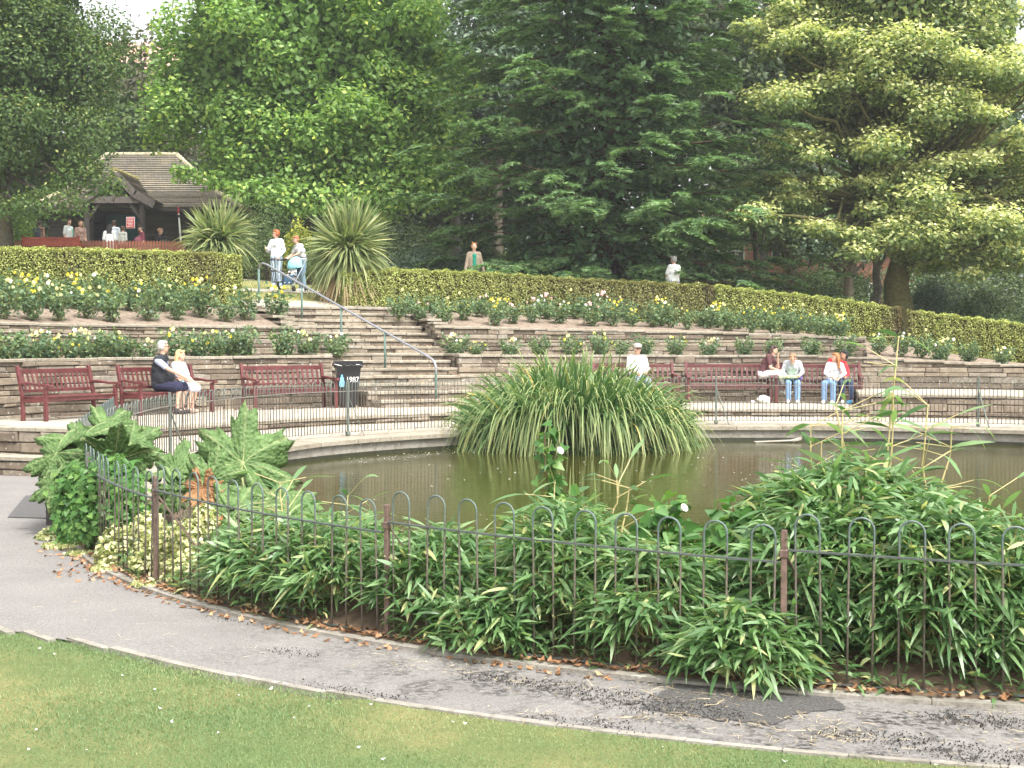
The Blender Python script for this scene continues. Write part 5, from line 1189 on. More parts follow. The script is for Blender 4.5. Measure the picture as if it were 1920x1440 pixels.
# ================================================================ LITTER BIN
def litter_bin():
    x, d = on_ring(652, 14.95); root = empty('litter_bin', (x, d, .722), 0, 'square black litter bin with a blue bottle picture, between the bench and the steps', 'litter bin')
    def frust(mb, z0, z1, a, b, mi=0):
        V = [(sx*w/2, sy*w/2, z) for z, w in ((z0, a), (z1, b)) for sx, sy in ((-1, -1), (1, -1), (1, 1), (-1, 1))]
        mb.add(V, [(0, 1, 5, 4), (1, 2, 6, 5), (2, 3, 7, 6), (3, 0, 4, 7), (3, 2, 1, 0), (4, 5, 6, 7)])
    mb = MB(); frust(mb, .0, .06, .30, .32); frust(mb, .06, .86, .38, .52); mb.build('body', M['black'], root)
    mb = MB(); frust(mb, .86, .95, .56, .58); frust(mb, .95, .985, .60, .60)
    for s in (-1, 1): mb.box((s*.29, 0, 1.0), (.02, .6, .04)); mb.box((0, s*.29, 1.0), (.56, .02, .04))
    mb.build('rim', M['black'], root)
    mb = MB(); pts = []                      # crumpled bag edge
    for q in range(40):
        a = q/40*2*math.pi; s = .30/max(abs(math.cos(a)), abs(math.sin(a))); pts.append((math.cos(a)*s*1.02, math.sin(a)*s*1.02, .93+.025*math.sin(q*2.3)))
    mb.tube(pts+pts[:1], .014, 6); mb.build('bag_edge', plain('bin_bag', (.02, .02, .022), .25, .6), root)
    tilt = math.atan2(.07, .8)
    cu = bpy.data.curves.new('number', 'FONT'); cu.body = '1987'; cu.size = .17; cu.extrude = .002; cu.align_x = 'CENTER'
    to = bpy.data.objects.new('number_tmp', cu); COL.objects.link(to); dg = bpy.context.evaluated_depsgraph_get(); me = bpy.data.meshes.new_from_object(to.evaluated_get(dg)); bpy.data.objects.remove(to)
    t = bpy.data.objects.new('number', me); COL.objects.link(t); me.materials.clear(); me.materials.append(M['white']); t.parent = root; t.location = (.08, -.255, .56); t.rotation_euler = (math.pi/2+tilt, 0, 0); t.scale = (.85, 1, 1)
    mb = MB(); prof = [(0, .045), (.02, .055), (.12, .055), (.16, .04), (.19, .04), (.23, .018), (.27, .018)]
    V = [(-w, 0, z) for z, w in prof]+[(w, 0, z) for z, w in prof[::-1]]; k = len(V)
    mb.add(V+[(x_, -.004, z_) for x_, _, z_ in V], [tuple(range(k, 2*k))]+[(i, (i+1) % k, k+(i+1) % k, k+i) for i in range(k)])
    o = mb.build('bottle_picture', plain('bottle_blue', (.2, .5, .75), .5), root); o.location = (-.15, -.258, .46); o.rotation_euler = (tilt, 0, 0)
    root.rotation_euler = (0, 0, R(12)); return root
litter_bin()
# bin basket at the top of the steps
def basket():
    c = ground(522, 37.2); root = empty('litter_bin', c, 0, 'black slatted litter basket on a stem at the top of the steps', 'litter bin'); mb = MB()
    for q in range(18):
        a = q/18*2*math.pi; mb.beam((.15*math.cos(a), .15*math.sin(a), .28), (.27*math.cos(a), .27*math.sin(a), .92), .02, .006)
    mb.build('slats', M['black'], root); mb = MB()
    for z, r_ in ((.3, .155), (.6, .215), (.92, .275)): mb.tube([(r_*math.cos(a), r_*math.sin(a), z) for a in np.linspace(0, 2*math.pi, 25)], .014, 6)
    mb.build('hoop', M['black'], root); mb = MB(); mb.tube([(0, 0, -.05), (0, 0, .3)], .035, 8); mb.tube([(0, 0, .28), (0, 0, .3)], .15, 16); mb.build('stem', M['black'], root)
basket()
# ================================================================ HANDRAIL
A_, B_ = np.array([-1.70, 29.8, .74]), np.array([-6.33, 34.2, 3.2])
hr = empty('handrail', A_, 0, 'sloping metal handrail with green posts up the middle of the steps', 'handrail')
def stz(p):
    r = math.hypot(p[0]-CX, p[1]-CY); i = math.floor((r-R0s)/((R1s-R0s)/NS)); return Z0s+(Z1s-Z0s)*min(max(i+1, 0), NS)/NS if r > R0s else Z0s
ts = [0, .27, .52, .76, 1.0]; top = lambda t: A_[2]+1.02+(B_[2]-A_[2]+.0)*t-.02
for t in ts[1:-1]:
    p = A_+(B_-A_)*t; mb = MB(); mb.tube([(p[0]-A_[0], p[1]-A_[1], stz(p)-.05-A_[2]), (p[0]-A_[0], p[1]-A_[1], top(t)-A_[2])], .026, 10); mb.build('post', M['rail_green'], hr, smooth=True)
u_ = (B_-A_)/np.linalg.norm((B_-A_)[:2]); bot = [A_+[0, 0, -.02]-A_, np.array([0, 0, .72]), np.array([0, 0, .86]), np.array([u_[0]*.04, u_[1]*.04, .96]), np.array([u_[0]*.14, u_[1]*.14, 1.05])]
bb = B_-A_; sl = [np.array([bb[0]*t, bb[1]*t, top(t)-A_[2]]) for t in (.06, .3, .6, .9, .985)]
tl = [np.array([bb[0]*1.015, bb[1]*1.015, bb[2]+1.01]), np.array([bb[0]*1.035, bb[1]*1.035, bb[2]+.96]), np.array([bb[0]*1.04, bb[1]*1.04, bb[2]+.86])]
mb = MB(); mb.tube([*bot[1:], *sl, *tl], .026, 12); mb.build('rail', M['rail_steel'], hr, smooth=True)
mb = MB(); mb.tube(bot[:2]+[bot[1]+[0, 0, .02]], .029, 10); mb.build('post', M['rail_green'], hr, smooth=True)
mb = MB(); mb.tube([tl[-1], np.array([bb[0]*1.04, bb[1]*1.04, bb[2]-.1])], .029, 10); mb.build('post', M['rail_green'], hr, smooth=True)

# ================================================================ PAVILION, PICKETS
def roof_mat():
    m, nt, bs, out = new_mat('clay_tile'); uv = coords(nt, 'Object'); sx = nt.nodes.new('ShaderNodeSeparateXYZ'); nt.links.new(uv, sx.inputs[0])
    br = N(nt, 'TexBrick', Scale=1.0, **{'Mortar Size': .006, 'Brick Width': .17, 'Row Height': .11}); cb = nt.nodes.new('ShaderNodeCombineXYZ')
    ad = N(nt, 'Math', operation='ADD'); nt.links.new(sx.outputs[0], ad.inputs[0]); nt.links.new(sx.outputs[1], ad.inputs[1]); nt.links.new(ad.outputs[0], cb.inputs[0]); nt.links.new(sx.outputs[2], cb.inputs[1]); nt.links.new(cb.outputs[0], br.inputs['Vector'])
    br.inputs['Color1'].default_value = (.21, .185, .155, 1); br.inputs['Color2'].default_value = (.165, .145, .115, 1); br.inputs['Mortar'].default_value = (.05, .045, .035, 1)
    n = noise(nt, 1.3, 5, .65); c = mixc(nt, .75, br.outputs[0], ramp(nt, n.outputs['Fac'], [(.32, (.7, .72, .68)), (.5, (1, 1, .95)), (.64, (1.35, 1.3, 1.05)), (.78, (1.9, 1.85, 1.7))]).outputs[0], 'MULTIPLY')
    nt.links.new(c, bs.inputs['Base Color']); bs.inputs['Roughness'].default_value = .9; bump(nt, bs, br.outputs['Fac'], .5, -.03) if False else None; return m
def pavilion():
    dp = 58.0; cx = at(290, 400, dp)[0]; gz = float(zT(cx, dp+1)); o0 = np.array([cx, dp, gz-.1]); root = empty('timber_pavilion', o0, 0, 'dark timber park pavilion with a mossy tiled roof and a gabled porch', 'building')
    k = dp/F; X = lambda px: (px-960)*k-cx; Z = lambda py: at(0, py, dp)[2]-o0[2]
    xl, xr = X(95), X(438); ze = Z(390); zr = at(0, 290, dp+3)[2]-o0[2]; D = 6.0; wd = plain('dark_boards', (.05, .042, .038), .8, .25, .3, 10)
    # walls of lapped boards, with the porch opening left free
    def boards(name, x0, x1, y, z0, z1, parent, axis='x'):
        mb = MB(); z = z0
        while z < z1-.02:
            h = min(.17, z1-z)
            if axis == 'x': mb.box(((x0+x1)/2, y, z+h/2), (x1-x0, .04, h-.008), M=Matrix.Rotation(R(-5), 4, 'X'))
            else: mb.box((y, (x0+x1)/2, z+h/2), (.04, x1-x0, h-.008), M=Matrix.Rotation(R(5), 4, 'Y'))
            z += .17
        return mb.build(name, wd, parent)
    pl, pr = X(178), X(270)
    boards('wall', xl, pl, 0, 0, ze, root); boards('wall', pr, xr, 0, 0, ze, root); boards('wall', 0, D, xl, 0, ze, root, 'y'); boards('wall', 0, D, xr, 0, ze, root, 'y'); boards('wall', xl, xr, D, 0, ze, root)
    mb = MB(); mb.box(((pl+pr)/2, 1.6, ze/2), (pr-pl, .06, ze)); wl = mb.build('wall', plain('inner_boards', (.03, .03, .03), .8), root)
    mb = MB(); mb.box(((pl+pr)/2-.15, 1.54, ze*.52), (pr-pl-.6, .05, ze*.86), bev=.01); dr_ = mb.build('door', plain('teal_paint', (.015, .13, .17), .5), root)
    mb = MB(); mb.box(((pl+pr)/2+.55, 1.5, ze*.72), (.28, .02, .5)); mb.build('notice', plain('notice_card', (.35, .3, .18), .7), dr_)
    # roof: hipped, eaves out by .6
    ex0, ex1, ey0, ey1 = xl-.55, xr+.55, -.7, D+.7; rx0, rx1, ry = (203-960)*(dp+3)/F-cx, (334-960)*(dp+3)/F-cx, D/2; V = [(ex0, ey0, ze-.05), (ex1, ey0, ze-.05), (ex1, ey1, ze-.05), (ex0, ey1, ze-.05), (rx0, ry, zr), (rx1, ry, zr)]
    # bell-cast: add a mid ring
    def mid(a, b, t, dz): return tuple(np.array(a)+(np.array(b)-np.array(a))*t+np.array([0, 0, dz]))
    mids = [mid(V[0], V[4], .38, -.22), mid(V[1], V[5], .38, -.22), mid(V[2], V[5], .38, -.22), mid(V[3], V[4], .38, -.22)]
    VV = V+mids; Fc = [(0, 1, 7, 6), (6, 7, 5, 4), (1, 2, 8, 7), (7, 8, 5), (2, 3, 9, 8), (8, 9, 4, 5), (3, 0, 6, 9), (9, 6, 4)]
    rm = roof_mat(); mb = MB()
    # tile courses as real steps along the front and hips
    def slope_rows(P00, P01, P10, P11, rows):
        P00, P01, P10, P11 = [np.array(p, float) for p in (P00, P01, P10, P11)]
        nn = np.cross(P01-P00, P10-P00); nn = nn/np.linalg.norm(nn); nn = nn*np.sign(nn[2])
        for i in range(rows):
            a, b = i/rows, (i+1)/rows; q0, q1 = P00+(P10-P00)*a, P01+(P11-P01)*a; q2, q3 = P00+(P10-P00)*b, P01+(P11-P01)*b; j = random.uniform(-.008, .008)
            mb.add([q0+nn*(.05+j), q1+nn*(.05+j), q3+nn*.01, q2+nn*.01, q0-nn*.0, q1-nn*.0], [(0, 1, 3-0, 2) if False else (0, 1, 2, 3), (4, 5, 1, 0)], 0, random.random())
    slope_rows(V[0], V[1], mids[0], mids[1], 12); slope_rows(mids[0], mids[1], V[4], V[5], 20)
    slope_rows(V[1], V[2], mids[1], mids[2], 12); slope_rows(mids[1], mids[2], V[5], V[5], 20)
    slope_rows(V[3], V[0], mids[3], mids[0], 12); slope_rows(mids[3], mids[0], V[4], V[4], 20)
    mb.add(VV, Fc); mb.add([V[0], V[1], V[2], V[3]], [(3, 2, 1, 0)])
    rf = mb.build('roof', rm, root)
    rmoss = plain('ridge_tile', (.38, .34, .23), .9, .2, .35, 5, bmp=.4); mb = MB()
    def ridge(p, q, n):
        for i in range(n):
            a = np.array(p)+(np.array(q)-np.array(p))*(i/n); b = np.array(p)+(np.array(q)-np.array(p))*((i+.96)/n); mb.tube([a, b], [.12, .105], 8, rnd=random.random())
    ridge(V[4], V[5], 16); ridge(V[5], mids[1], 16); ridge(mids[1], V[1], 12); ridge(V[4], mids[0], 16); ridge(mids[0], V[0], 12); mb.build('ridge_tiles', rmoss, rf)
    mb = MB(); mb.beam((ex0, ey0+.02, ze-.14), (ex1, ey0+.02, ze-.14), .03, .16); mb.build('fascia', wd, rf)
    # porch gable
    k2 = (dp-2)/F; pc = (216-960)*k2-cx; hw = (292-216)*k2; zp = at(0, 318, dp-2)[2]-o0[2]; zl = at(0, 378, dp-2)[2]-o0[2]; yf = -2.0; po = mb = MB()
    apex_f, apex_b = (pc, yf, zp), (pc, 1.6, zp+.05); mb = MB()
    for s in (-1, 1):
        m0f, m0b = (pc+s*hw*.52, yf, zp-(zp-zl)*.68), (pc+s*hw*.52, 1.2, zp-(zp-zl)*.68)
        e0f, e0b = (pc+s*hw, yf, zl), (pc+s*hw, .2, zl)
        slope_rows(e0f, e0b, m0f, m0b, 8); slope_rows(m0f, m0b, apex_f, apex_b, 14)
        mb.add([e0f, e0b, m0b, m0f, apex_f, apex_b], [(0, 1, 2, 3), (3, 2, 5, 4)])
    prf = mb.build('porch_roof', rm, root)
    mb = MB(); ridge(apex_f, apex_b, 10); mb.build('ridge_tiles', plain('moss_ridge', (.3, .27, .11), .9, .2, .3, 6), prf)
    mb = MB(); gw = plain('grey_timber', (.14, .12, .11), .8, .25, .3, 9)
    for s in (-1, 1):
        mb.beam((pc, yf-.05, zp-.12), (pc+s*hw*.52, yf-.05, zp-(zp-zl)*.68-.12), .07, .3); mb.beam((pc+s*hw*.5, yf-.05, zp-(zp-zl)*.66-.12), (pc+s*hw*1.0, yf-.05, zl-.14), .07, .32)
    mb.beam((pc-hw*.62, yf+.05, zl+.08), (pc+hw*.62, yf+.05, zl+.08), .12, .28); mb.beam((pc, yf, zl+.1), (pc, yf, zp-.2), .1, .12)
    mb.build('bargeboard', gw, prf)
    for s in (-1, 1):
        mb = MB(); mb.box((pc+s*hw*.68, yf+.1, zl/2), (.2, .2, zl), bev=.02); mb.beam((pc+s*hw*.68, yf+.1, zl*.68), (pc+s*hw*.36, yf+.1, zl-.02), .12, .12); mb.build('porch_post', wd, root)
    mb = MB(); mb.beam((pc+hw*.68, yf+.1, zl-.1), (pc+hw*.68, 0, zl-.1), .12, .16); mb.beam((pc-hw*.68, yf+.1, zl-.1), (pc-hw*.68, 0, zl-.1), .12, .16); mb.build('beam', wd, root)
    # notices
    def sign(px, py, w, h, col, name, y=-.06, lines=0, lcol=(.8, .78, .75)):
        mb = MB(); mb.box((0, 0, 0), (w, .02, h), bev=.004); s = mb.build(name, plain(name+'_paint', col, .6, .4, .05), root); s.location = (X(px), y, Z(py))
        mb = MB()
        for i in range(lines): mb.box((random.uniform(-.03, .03)*w, -.014, h*(.36-.72*i/(lines-1))), (w*random.uniform(.5, .85), .004, h*.05))
        if lines: mb.build('lettering', plain(name+'_ink', lcol, .6), s)
    sign(165, 423, .28, .34, (.55, .5, .25), 'notice', lines=4, lcol=(.2, .18, .1)); sign(272, 426, .36, .48, (.8, .78, .76), 'poster_board', y=-2.05+.0)
    sign(272, 426, .31, .43, (.62, .05, .06), 'poster', y=-2.075, lines=6)
pavilion()
# picket fence
def picket():
    p0, p1 = np.array([at(-30, 455, 49)[0], 49, 0]), np.array([at(345, 455, 50.5)[0], 50.5, 0]); n = 66; root = empty('picket_fence', (p0[0], p0[1], float(zT(*p0[:2]))), 0, 'low reddish brown picket fence in front of the pavilion', 'fence'); o = np.array(root.location); m = plain('picket_stain', (.2, .075, .045), .7, .3, .25, 8); L = np.linalg.norm(p1-p0)
    ztop = lambda t: at(-30+375*t, 449+2*t, 49+1.5*t)[2]
    proto = None
    for i in range(n):
        t = i/(n-1); p = p0+(p1-p0)*t
        if proto is None:
            mb = MB(); h = 1.2; mb.add([(-.045, 0, 0), (.045, 0, 0), (.045, 0, h-.06), (0, 0, h), (-.045, 0, h-.06), (-.045, .02, 0), (.045, .02, 0), (.045, .02, h-.06), (0, .02, h), (-.045, .02, h-.06)], [(0, 1, 2, 3, 4), (9, 8, 7, 6, 5)]+[(a, (a+1) % 5+0, (a+1) % 5+5, a+5) for a in range(5)])
            pk = mb.build('picket', m, root); proto = pk
        elif i < 100: pk = proto.copy(); COL.objects.link(pk); pk.parent = root
        else:
            continue
        pk.location = (p[0]-o[0], p[1]-o[1], ztop(t)-1.2-o[2])
    for dz in (.25, .8):
        mb = MB(); q0 = p0+[0, .03, ztop(0)-1.2+dz]; q1 = p1+[0, .03, ztop(1)-1.2+dz]; mb.beam(q0-o, q1-o, .03, .08); mb.build('rail', m, root)
picket()
# red bench seen from behind beyond the left hedge
o = copy_tree(bench0); x = at(101, 452, 48)[0]; o.location = (x, 48.0, at(101, 444, 48)[2]-.97); o.rotation_euler = (0, 0, R(3)); tag(o, 'bright red-brown bench seen from behind, beyond the left hedge', 'bench', '')
del o['group']
red = plain('red_bench_stain', (.32, .06, .04), .5, .4, .2, 6)
def remat(ob):
    if ob.type == 'MESH': ob.data = ob.data.copy(); ob.data.materials.clear(); ob.data.materials.append(red)
    for ch in ob.children: remat(ch)
remat(o); mb = MB(); mb.box((0, -.36, .74), (1.9, .02, .24)); mb.build('back_panel', red, o)
# red and white pole
pb = ground(345, 52); o = empty('striped_pole', pb, 0, 'thin white pole with a red tip leaning by the pavilion', 'pole'); tp = at(334, 388, 52)-pb; bt = np.array([0, 0, -.05]); mb = MB(); mb.tube([bt, bt+(tp-bt)*.9], .035, 8); mb.build('shaft', M['white'], o); mb = MB(); mb.tube([bt+(tp-bt)*.9, tp], .037, 8); mb.build('tip', plain('red_tip', (.5, .03, .04), .5), o); mb = MB(); mb.tube([bt+(tp-bt)*.84, bt+(tp-bt)*.88], .06, 8); mb.build('bracket', M['black'], o)
# low lavender shrub in front of the pavilion
shrub('shrub', 'low grey-green shrub just inside the picket fence', ground(302, 51)+[0, 0, .2], (1.0, .5, .8), 2500, .09, M['l_blue'])
# red brick house glimpsed between the trunks, pink-roofed house above the trees on the left
def house(label, px, py_e, py_r, d, Wd, brick, roofc, seed):
    random.seed(seed); c = g(px, d); c[2] -= .5; k = d/F; ze = at(px, py_e, d)[2]-c[2]; zr = at(px, py_r, d)[2]-c[2]; root = empty('brick_house', c, 0, label, 'house'); D_ = 7
    m, nt, bs, out = new_mat('brick'); br = N(nt, 'TexBrick', Scale=1.0, **{'Mortar Size': .01, 'Brick Width': .3, 'Row Height': .1}); br.inputs['Color1'].default_value = (*brick, 1); br.inputs['Color2'].default_value = tuple(q*.75 for q in brick)+(1,); br.inputs['Mortar'].default_value = (.35, .32, .28, 1); mp = N(nt, 'Mapping'); mp.inputs['Rotation'].default_value = (R(90), 0, 0); nt.links.new(coords(nt), mp.inputs[0]); nt.links.new(mp.outputs[0], br.inputs['Vector']); nt.links.new(br.outputs[0], bs.inputs['Base Color']); bs.inputs['Roughness'].default_value = .9
    mb = MB(); mb.box((0, D_/2, ze/2), (Wd, D_, ze)); mb.build('wall', m, root)
    mb = MB(); h = Wd/2+.4; mb.add([(-h, -.4, ze), (h, -.4, ze), (h, D_+.4, ze), (-h, D_+.4, ze), (-h, D_/2, zr), (h, D_/2, zr)], [(0, 1, 5, 4), (3, 4, 5, 2), (0, 4, 3), (1, 2, 5), (0, 3, 2, 1)]); rf = mb.build('roof', plain('roof_clay', roofc, .85, .2, .25, 4), root)
    mb = MB(); mb.box((-Wd*.3, D_-.6, zr-.6), (.7, .9, 1.6), bev=.03); mb.build('chimney', m, rf)
    n = max(3, int(Wd/2.6))
    for i in range(n):
        for zz in ([1.6, 4.3] if ze > 5 else [1.6]):
            x_ = -Wd/2+Wd*(i+.5)/n; mb = MB(); mb.box((x_, -.03, zz), (1.1, .06, 1.35), bev=.01); w_ = mb.build('window', M['white'], root)
            mb = MB()
            for sx in (-.26, .26):
                for sz in (-.32, .32): mb.box((x_+sx, -.065, zz+sz), (.44, .012, .56))
            mb.build('pane', plain('dark_pane', (.03, .035, .04), .15, .6), w_)
house('red brick house with white windows glimpsed between the trunks left of the lime tree', 1545, 425, 380, 84, 14, (.42, .13, .08), (.25, .1, .07), 3)
house('pale pink-roofed brick house rising above the trees behind the pavilion', 256, 185, 58, 96, 5.5, (.45, .26, .2), (.5, .3, .24), 4)
# odd small things
def crumple(name, label, loc, s, mat, cat):
    mb = MB(); mb.ball((0, 0, s[2]*.8), s, 9, 6); mb.v = [(x+random.uniform(-.2, .2)*s[0], y+random.uniform(-.2, .2)*s[1], max(0, z+random.uniform(-.2, .2)*s[2])) for x, y, z in mb.v]; o = mb.build(name, mat); o.location = tuple(loc); tag(o, label, cat)
x, d = on_ring(1432, 14.6); crumple('plastic_bag', 'crumpled pale plastic bag on the ground between the right-hand benches', (x, d, .73), (.16, .14, .1), plain('bag_film', (.62, .66, .62), .4, .5, .3, 12), 'litter')
x, d = on_ring(1593, 14.3); crumple('blue_wrapper', 'bright blue wrapper on the walkway by the last bench', (x, d, .73), (.07, .05, .05), plain('wrapper_blue', (.05, .28, .5), .4), 'litter')
x, d = on_ring(1412, 14.7); crumple('paper_scrap', 'small white paper scrap beside the right-hand bench leg', (x, d, .73), (.06, .05, .03), M['white'], 'litter')
c = hit(1458, 829, .21); mb = MB(); mb.beam((-.45, 0, 0), (.42, .1, .03), .14, .03, bev=.01); mb.beam((.28, .06, .02), (.47, .11, .06), .1, .05, bev=.01); o = mb.build('driftwood', plain('wet_plank', (.3, .27, .22), .6)); o.location = tuple(c); tag(o, 'pale broken plank floating by the far kerb of the pond', 'plank')
# ================================================================ PEOPLE
def cloth(name, col, pat=None, col2=None):
    m, nt, bs, out = new_mat(name); n = noise(nt, 14, 4); c = ramp(nt, n.outputs['Fac'], [(.3, tuple(q*.88 for q in col)), (.7, tuple(min(1, q*1.06) for q in col))]).outputs[0]
    if pat:
        if pat == 'stripe':
            w_ = N(nt, 'TexWave', Scale=9.0); w_.bands_direction = 'Z'; nt.links.new(coords(nt), w_.inputs[0]); f = ramp(nt, w_.outputs['Fac'], [(.55, (0, 0, 0)), (.6, (1, 1, 1))]).outputs[0]
        else:
            w_ = N(nt, 'TexVoronoi', Scale=22.0); nt.links.new(coords(nt), w_.inputs['Vector']); f = ramp(nt, w_.outputs['Distance'], [(.3, (1, 1, 1)), (.4, (0, 0, 0))]).outputs[0]
        c = mixc(nt, f, c, col2)
    nt.links.new(c, bs.inputs['Base Color']); bs.inputs['Roughness'].default_value = .9; bs.inputs['Specular IOR Level'].default_value = .15
    bump(nt, bs, noise(nt, 13, 3, .5, dist=2.0).outputs['Fac'], .6, .03); return m
SKIN = plain('skin', (.6, .36, .26), .55, .35, .06, 20); SKIN2 = plain('skin_dark', (.4, .22, .14), .55, .35, .06, 20)
def hairm(col): return plain('hair', col, .55, .4, .3, 60, bmp=.4)
def cap(mb, p, q, r0, r1, n=10):
    p, q = Vector(p), Vector(q)
    if (q-p).length > 1e-4: mb.tube([p, q], [r0, r1], n)
    mb.ball(p, r0, n, 7); mb.ball(q, r1, n, 7)
def remesh(o, vox, sm=3):
    r = o.modifiers.new('one_surface', 'REMESH'); r.mode = 'VOXEL'; r.voxel_size = vox; r.use_smooth_shade = True
    if sm: s = o.modifiers.new('smooth', 'SMOOTH'); s.factor = .5; s.iterations = sm
    return o
STAND = dict(pel=(0, 0, .95), che=(0, .0, 1.25), nek=(0, .01, 1.44), hed=(0, -.02, 1.60), shL=(.175, .01, 1.39), shR=(-.175, .01, 1.39), elL=(.23, .03, 1.12), elR=(-.23, .03, 1.12), wrL=(.235, -.06, .88), wrR=(-.235, -.06, .88),
             hiL=(.085, 0, .90), hiR=(-.085, 0, .90), knL=(.095, -.02, .49), knR=(-.095, -.01, .49), anL=(.1, .03, .09), anR=(-.1, .03, .09))
SIT = dict(pel=(0, 0, .56), che=(0, .05, .86), nek=(0, .04, 1.05), hed=(0, .0, 1.21), shL=(.175, .05, 1.0), shR=(-.175, .05, 1.0), elL=(.22, -.02, .76), elR=(-.22, -.02, .76), wrL=(.1, -.28, .66), wrR=(-.1, -.28, .66),
           hiL=(.085, 0, .53), hiR=(-.085, 0, .53), knL=(.11, -.43, .5), knR=(-.11, -.43, .5), anL=(.11, -.42, .09), anR=(-.11, -.42, .09))
def hand(mb, el, wr, side, S, curl=.5, dirv=None):
    el, wr = Vector(el), Vector(wr); d = ((wr-el).normalized() if dirv is None else Vector(dirv).normalized())
    x = d.cross(Vector((0, 1, 0))); x = x.normalized() if x.length > .1 else Vector((1, 0, 0)); nrm = x.cross(d).normalized()
    cap(mb, wr, wr+d*.055*S, .024*S, .034*S, 8)
    for k, (off, ln) in enumerate(((-.03, .065), (-.01, .078), (.011, .073), (.031, .056))):
        b = wr+d*.085*S+x*off*S; m = b+(d*math.cos(curl*.5)-nrm*math.sin(curl*.5))*ln*.5*S; e = m+(d*math.cos(curl*1.4)-nrm*math.sin(curl*1.4))*ln*.5*S
        cap(mb, wr+d*.04*S+x*off*.8*S, b, .012*S, .0105*S, 6); cap(mb, b, m, .0105*S, .0095*S, 6); cap(mb, m, e, .0095*S, .0085*S, 6)
    b = wr+d*.03*S-x*.03*S*side; e = b+(d*.7-x*.75*side-nrm*.4).normalized()*.05*S; cap(mb, wr+d*.02*S, b, .017*S, .014*S, 6); cap(mb, b, e, .013*S, .010*S, 6)
def person(label, loc, rz, pose, H=1.7, skin=None, top=(.8, .8, .8), topmat=None, sleeve=.5, legs=(.1, .1, .2), legmat=None, leglen=1.0, skirt=False, hair=(.15, .09, .05), hairlen=0, shoe=(.8, .8, .8),
           glasses=False, capc=None, look=0, nod=0, belly=0, fem=False, vox=.011, extra=None, vest=None, group='people in the park', buns=False, bald=False, jacket=None):
    S = H/1.7; J = {k: Vector(v)*S for k, v in (STAND if pose.get('base') != 'sit' else SIT).items()}
    for k, v in pose.items():
        if k != 'base': J[k] = Vector(v)*S
    skin = skin or SKIN; root = empty('person', loc, rz, label, 'person', group); body = MB(); sw = .9 if fem else 1.0
    head = J['hed']; nek = J['nek']; face = (Matrix.Rotation(look, 3, 'Z') @ Matrix.Rotation(nod, 3, 'X')); fx = lambda v: head+face @ (Vector(v)*S)
    def torso(mb, g):
        cap(mb, J['pel']+Vector((.06*S, 0, 0)), J['che']+Vector((.055*S*sw, 0, 0)), (.115+g)*S, (.115+g)*S*sw); cap(mb, J['pel']-Vector((.06*S, 0, 0)), J['che']-Vector((.055*S*sw, 0, 0)), (.115+g)*S, (.115+g)*S*sw)
        cap(mb, J['che']+(J['shL']-J['nek'])*.45, J['che']+(J['shR']-J['nek'])*.45, (.1+g)*S, (.1+g)*S); cap(mb, J['shL'].lerp(J['nek'], .12), J['shR'].lerp(J['nek'], .12), (.062+g)*S, (.062+g)*S)
        cap(mb, J['che'], J['nek']-Vector((0, 0, .02*S)), (.1+g)*S, (.06+g)*S)
        if belly: mb.ball(J['pel'].lerp(J['che'], .45)+Vector((0, -.07*S, 0)), (.17*S+belly+g*1.3, .15*S+belly+g*1.3, .2*S+g), 14, 9)
        if fem:
            for s in (-1, 1): mb.ball(J['che']+Vector((s*.06*S, -.085*S, .04*S)), (.06+g)*S, 10, 7)
    torso(body, 0); cap(body, nek-Vector((0, 0, .03*S)), head-Vector((0, -.01*S, .05*S)), .052*S, .05*S)
    # head: skull, jaw, chin, nose, brow, ears, lips
    def fb(c, r): body.ball((0, 0, 0), (1, 1, 1), 12, 8); k = 86; vs = body.v[-k:]; body.v[-k:] = [tuple(head+face @ (Vector((v[0]*r[0]+c[0], v[1]*r[1]+c[1], v[2]*r[2]+c[2]))*S)) for v in vs]
    fb((0, .01, .03), (.073, .092, .085)); fb((0, -.02, -.02), (.06, .068, .085)); fb((0, -.045, -.082), (.03, .03, .022)); fb((0, -.095, -.012), (.011, .018, .018)); fb((0, -.085, .008), (.009, .012, .025)); fb((0, -.072, .03), (.045, .014, .01)); fb((0, -.078, -.048), (.022, .012, .007))
    for s in (-1, 1): fb((s*.073, .005, -.005), (.01, .018, .028))
    for s, a, b_, c_ in ((1, 'shL', 'elL', 'wrL'), (-1, 'shR', 'elR', 'wrR')):
        cap(body, J[a], J[b_], .05*S*sw, .039*S*sw); cap(body, J[b_], J[c_], .04*S*sw, .027*S*sw); hand(body, J[b_], J[c_], s, S, .6 if pose.get('base') != 'sit' else .9)
        if pose.get('h'+a[-1]): pass
    for a, b_, c_ in (('hiL', 'knL', 'anL'), ('hiR', 'knR', 'anR')):
        cap(body, J[a], J[b_], .085*S, .056*S); cap(body, J[b_], J[c_], .056*S, .038*S); f = J[c_]; cap(body, f, f+Vector((0, -.12*S, -.045*S)), .038*S, .03*S)
    remesh(body.build('body', skin, root), vox, 2)
    tm = topmat or cloth('top_cloth', top); mb = MB(); torso(mb, .012)
    for a, b_, c_ in (('shL', 'elL', 'wrL'), ('shR', 'elR', 'wrR')):
        cap(mb, J[a], J[a].lerp(J[b_], min(1, sleeve*2)), .066*S, .06*S if sleeve < .5 else .055*S)
        if sleeve > .5: cap(mb, J[b_], J[b_].lerp(J[c_], (sleeve-.5)*2), .055*S, .042*S)
    remesh(mb.build('shirt' if not jacket else 'jacket', tm, root), .013, 3)
    if vest is not None:
        mb = MB(); torso(mb, .024); remesh(mb.build('waistcoat', cloth('vest_cloth', vest), root), .014, 3)
    lm = legmat or cloth('leg_cloth', legs); mb = MB()
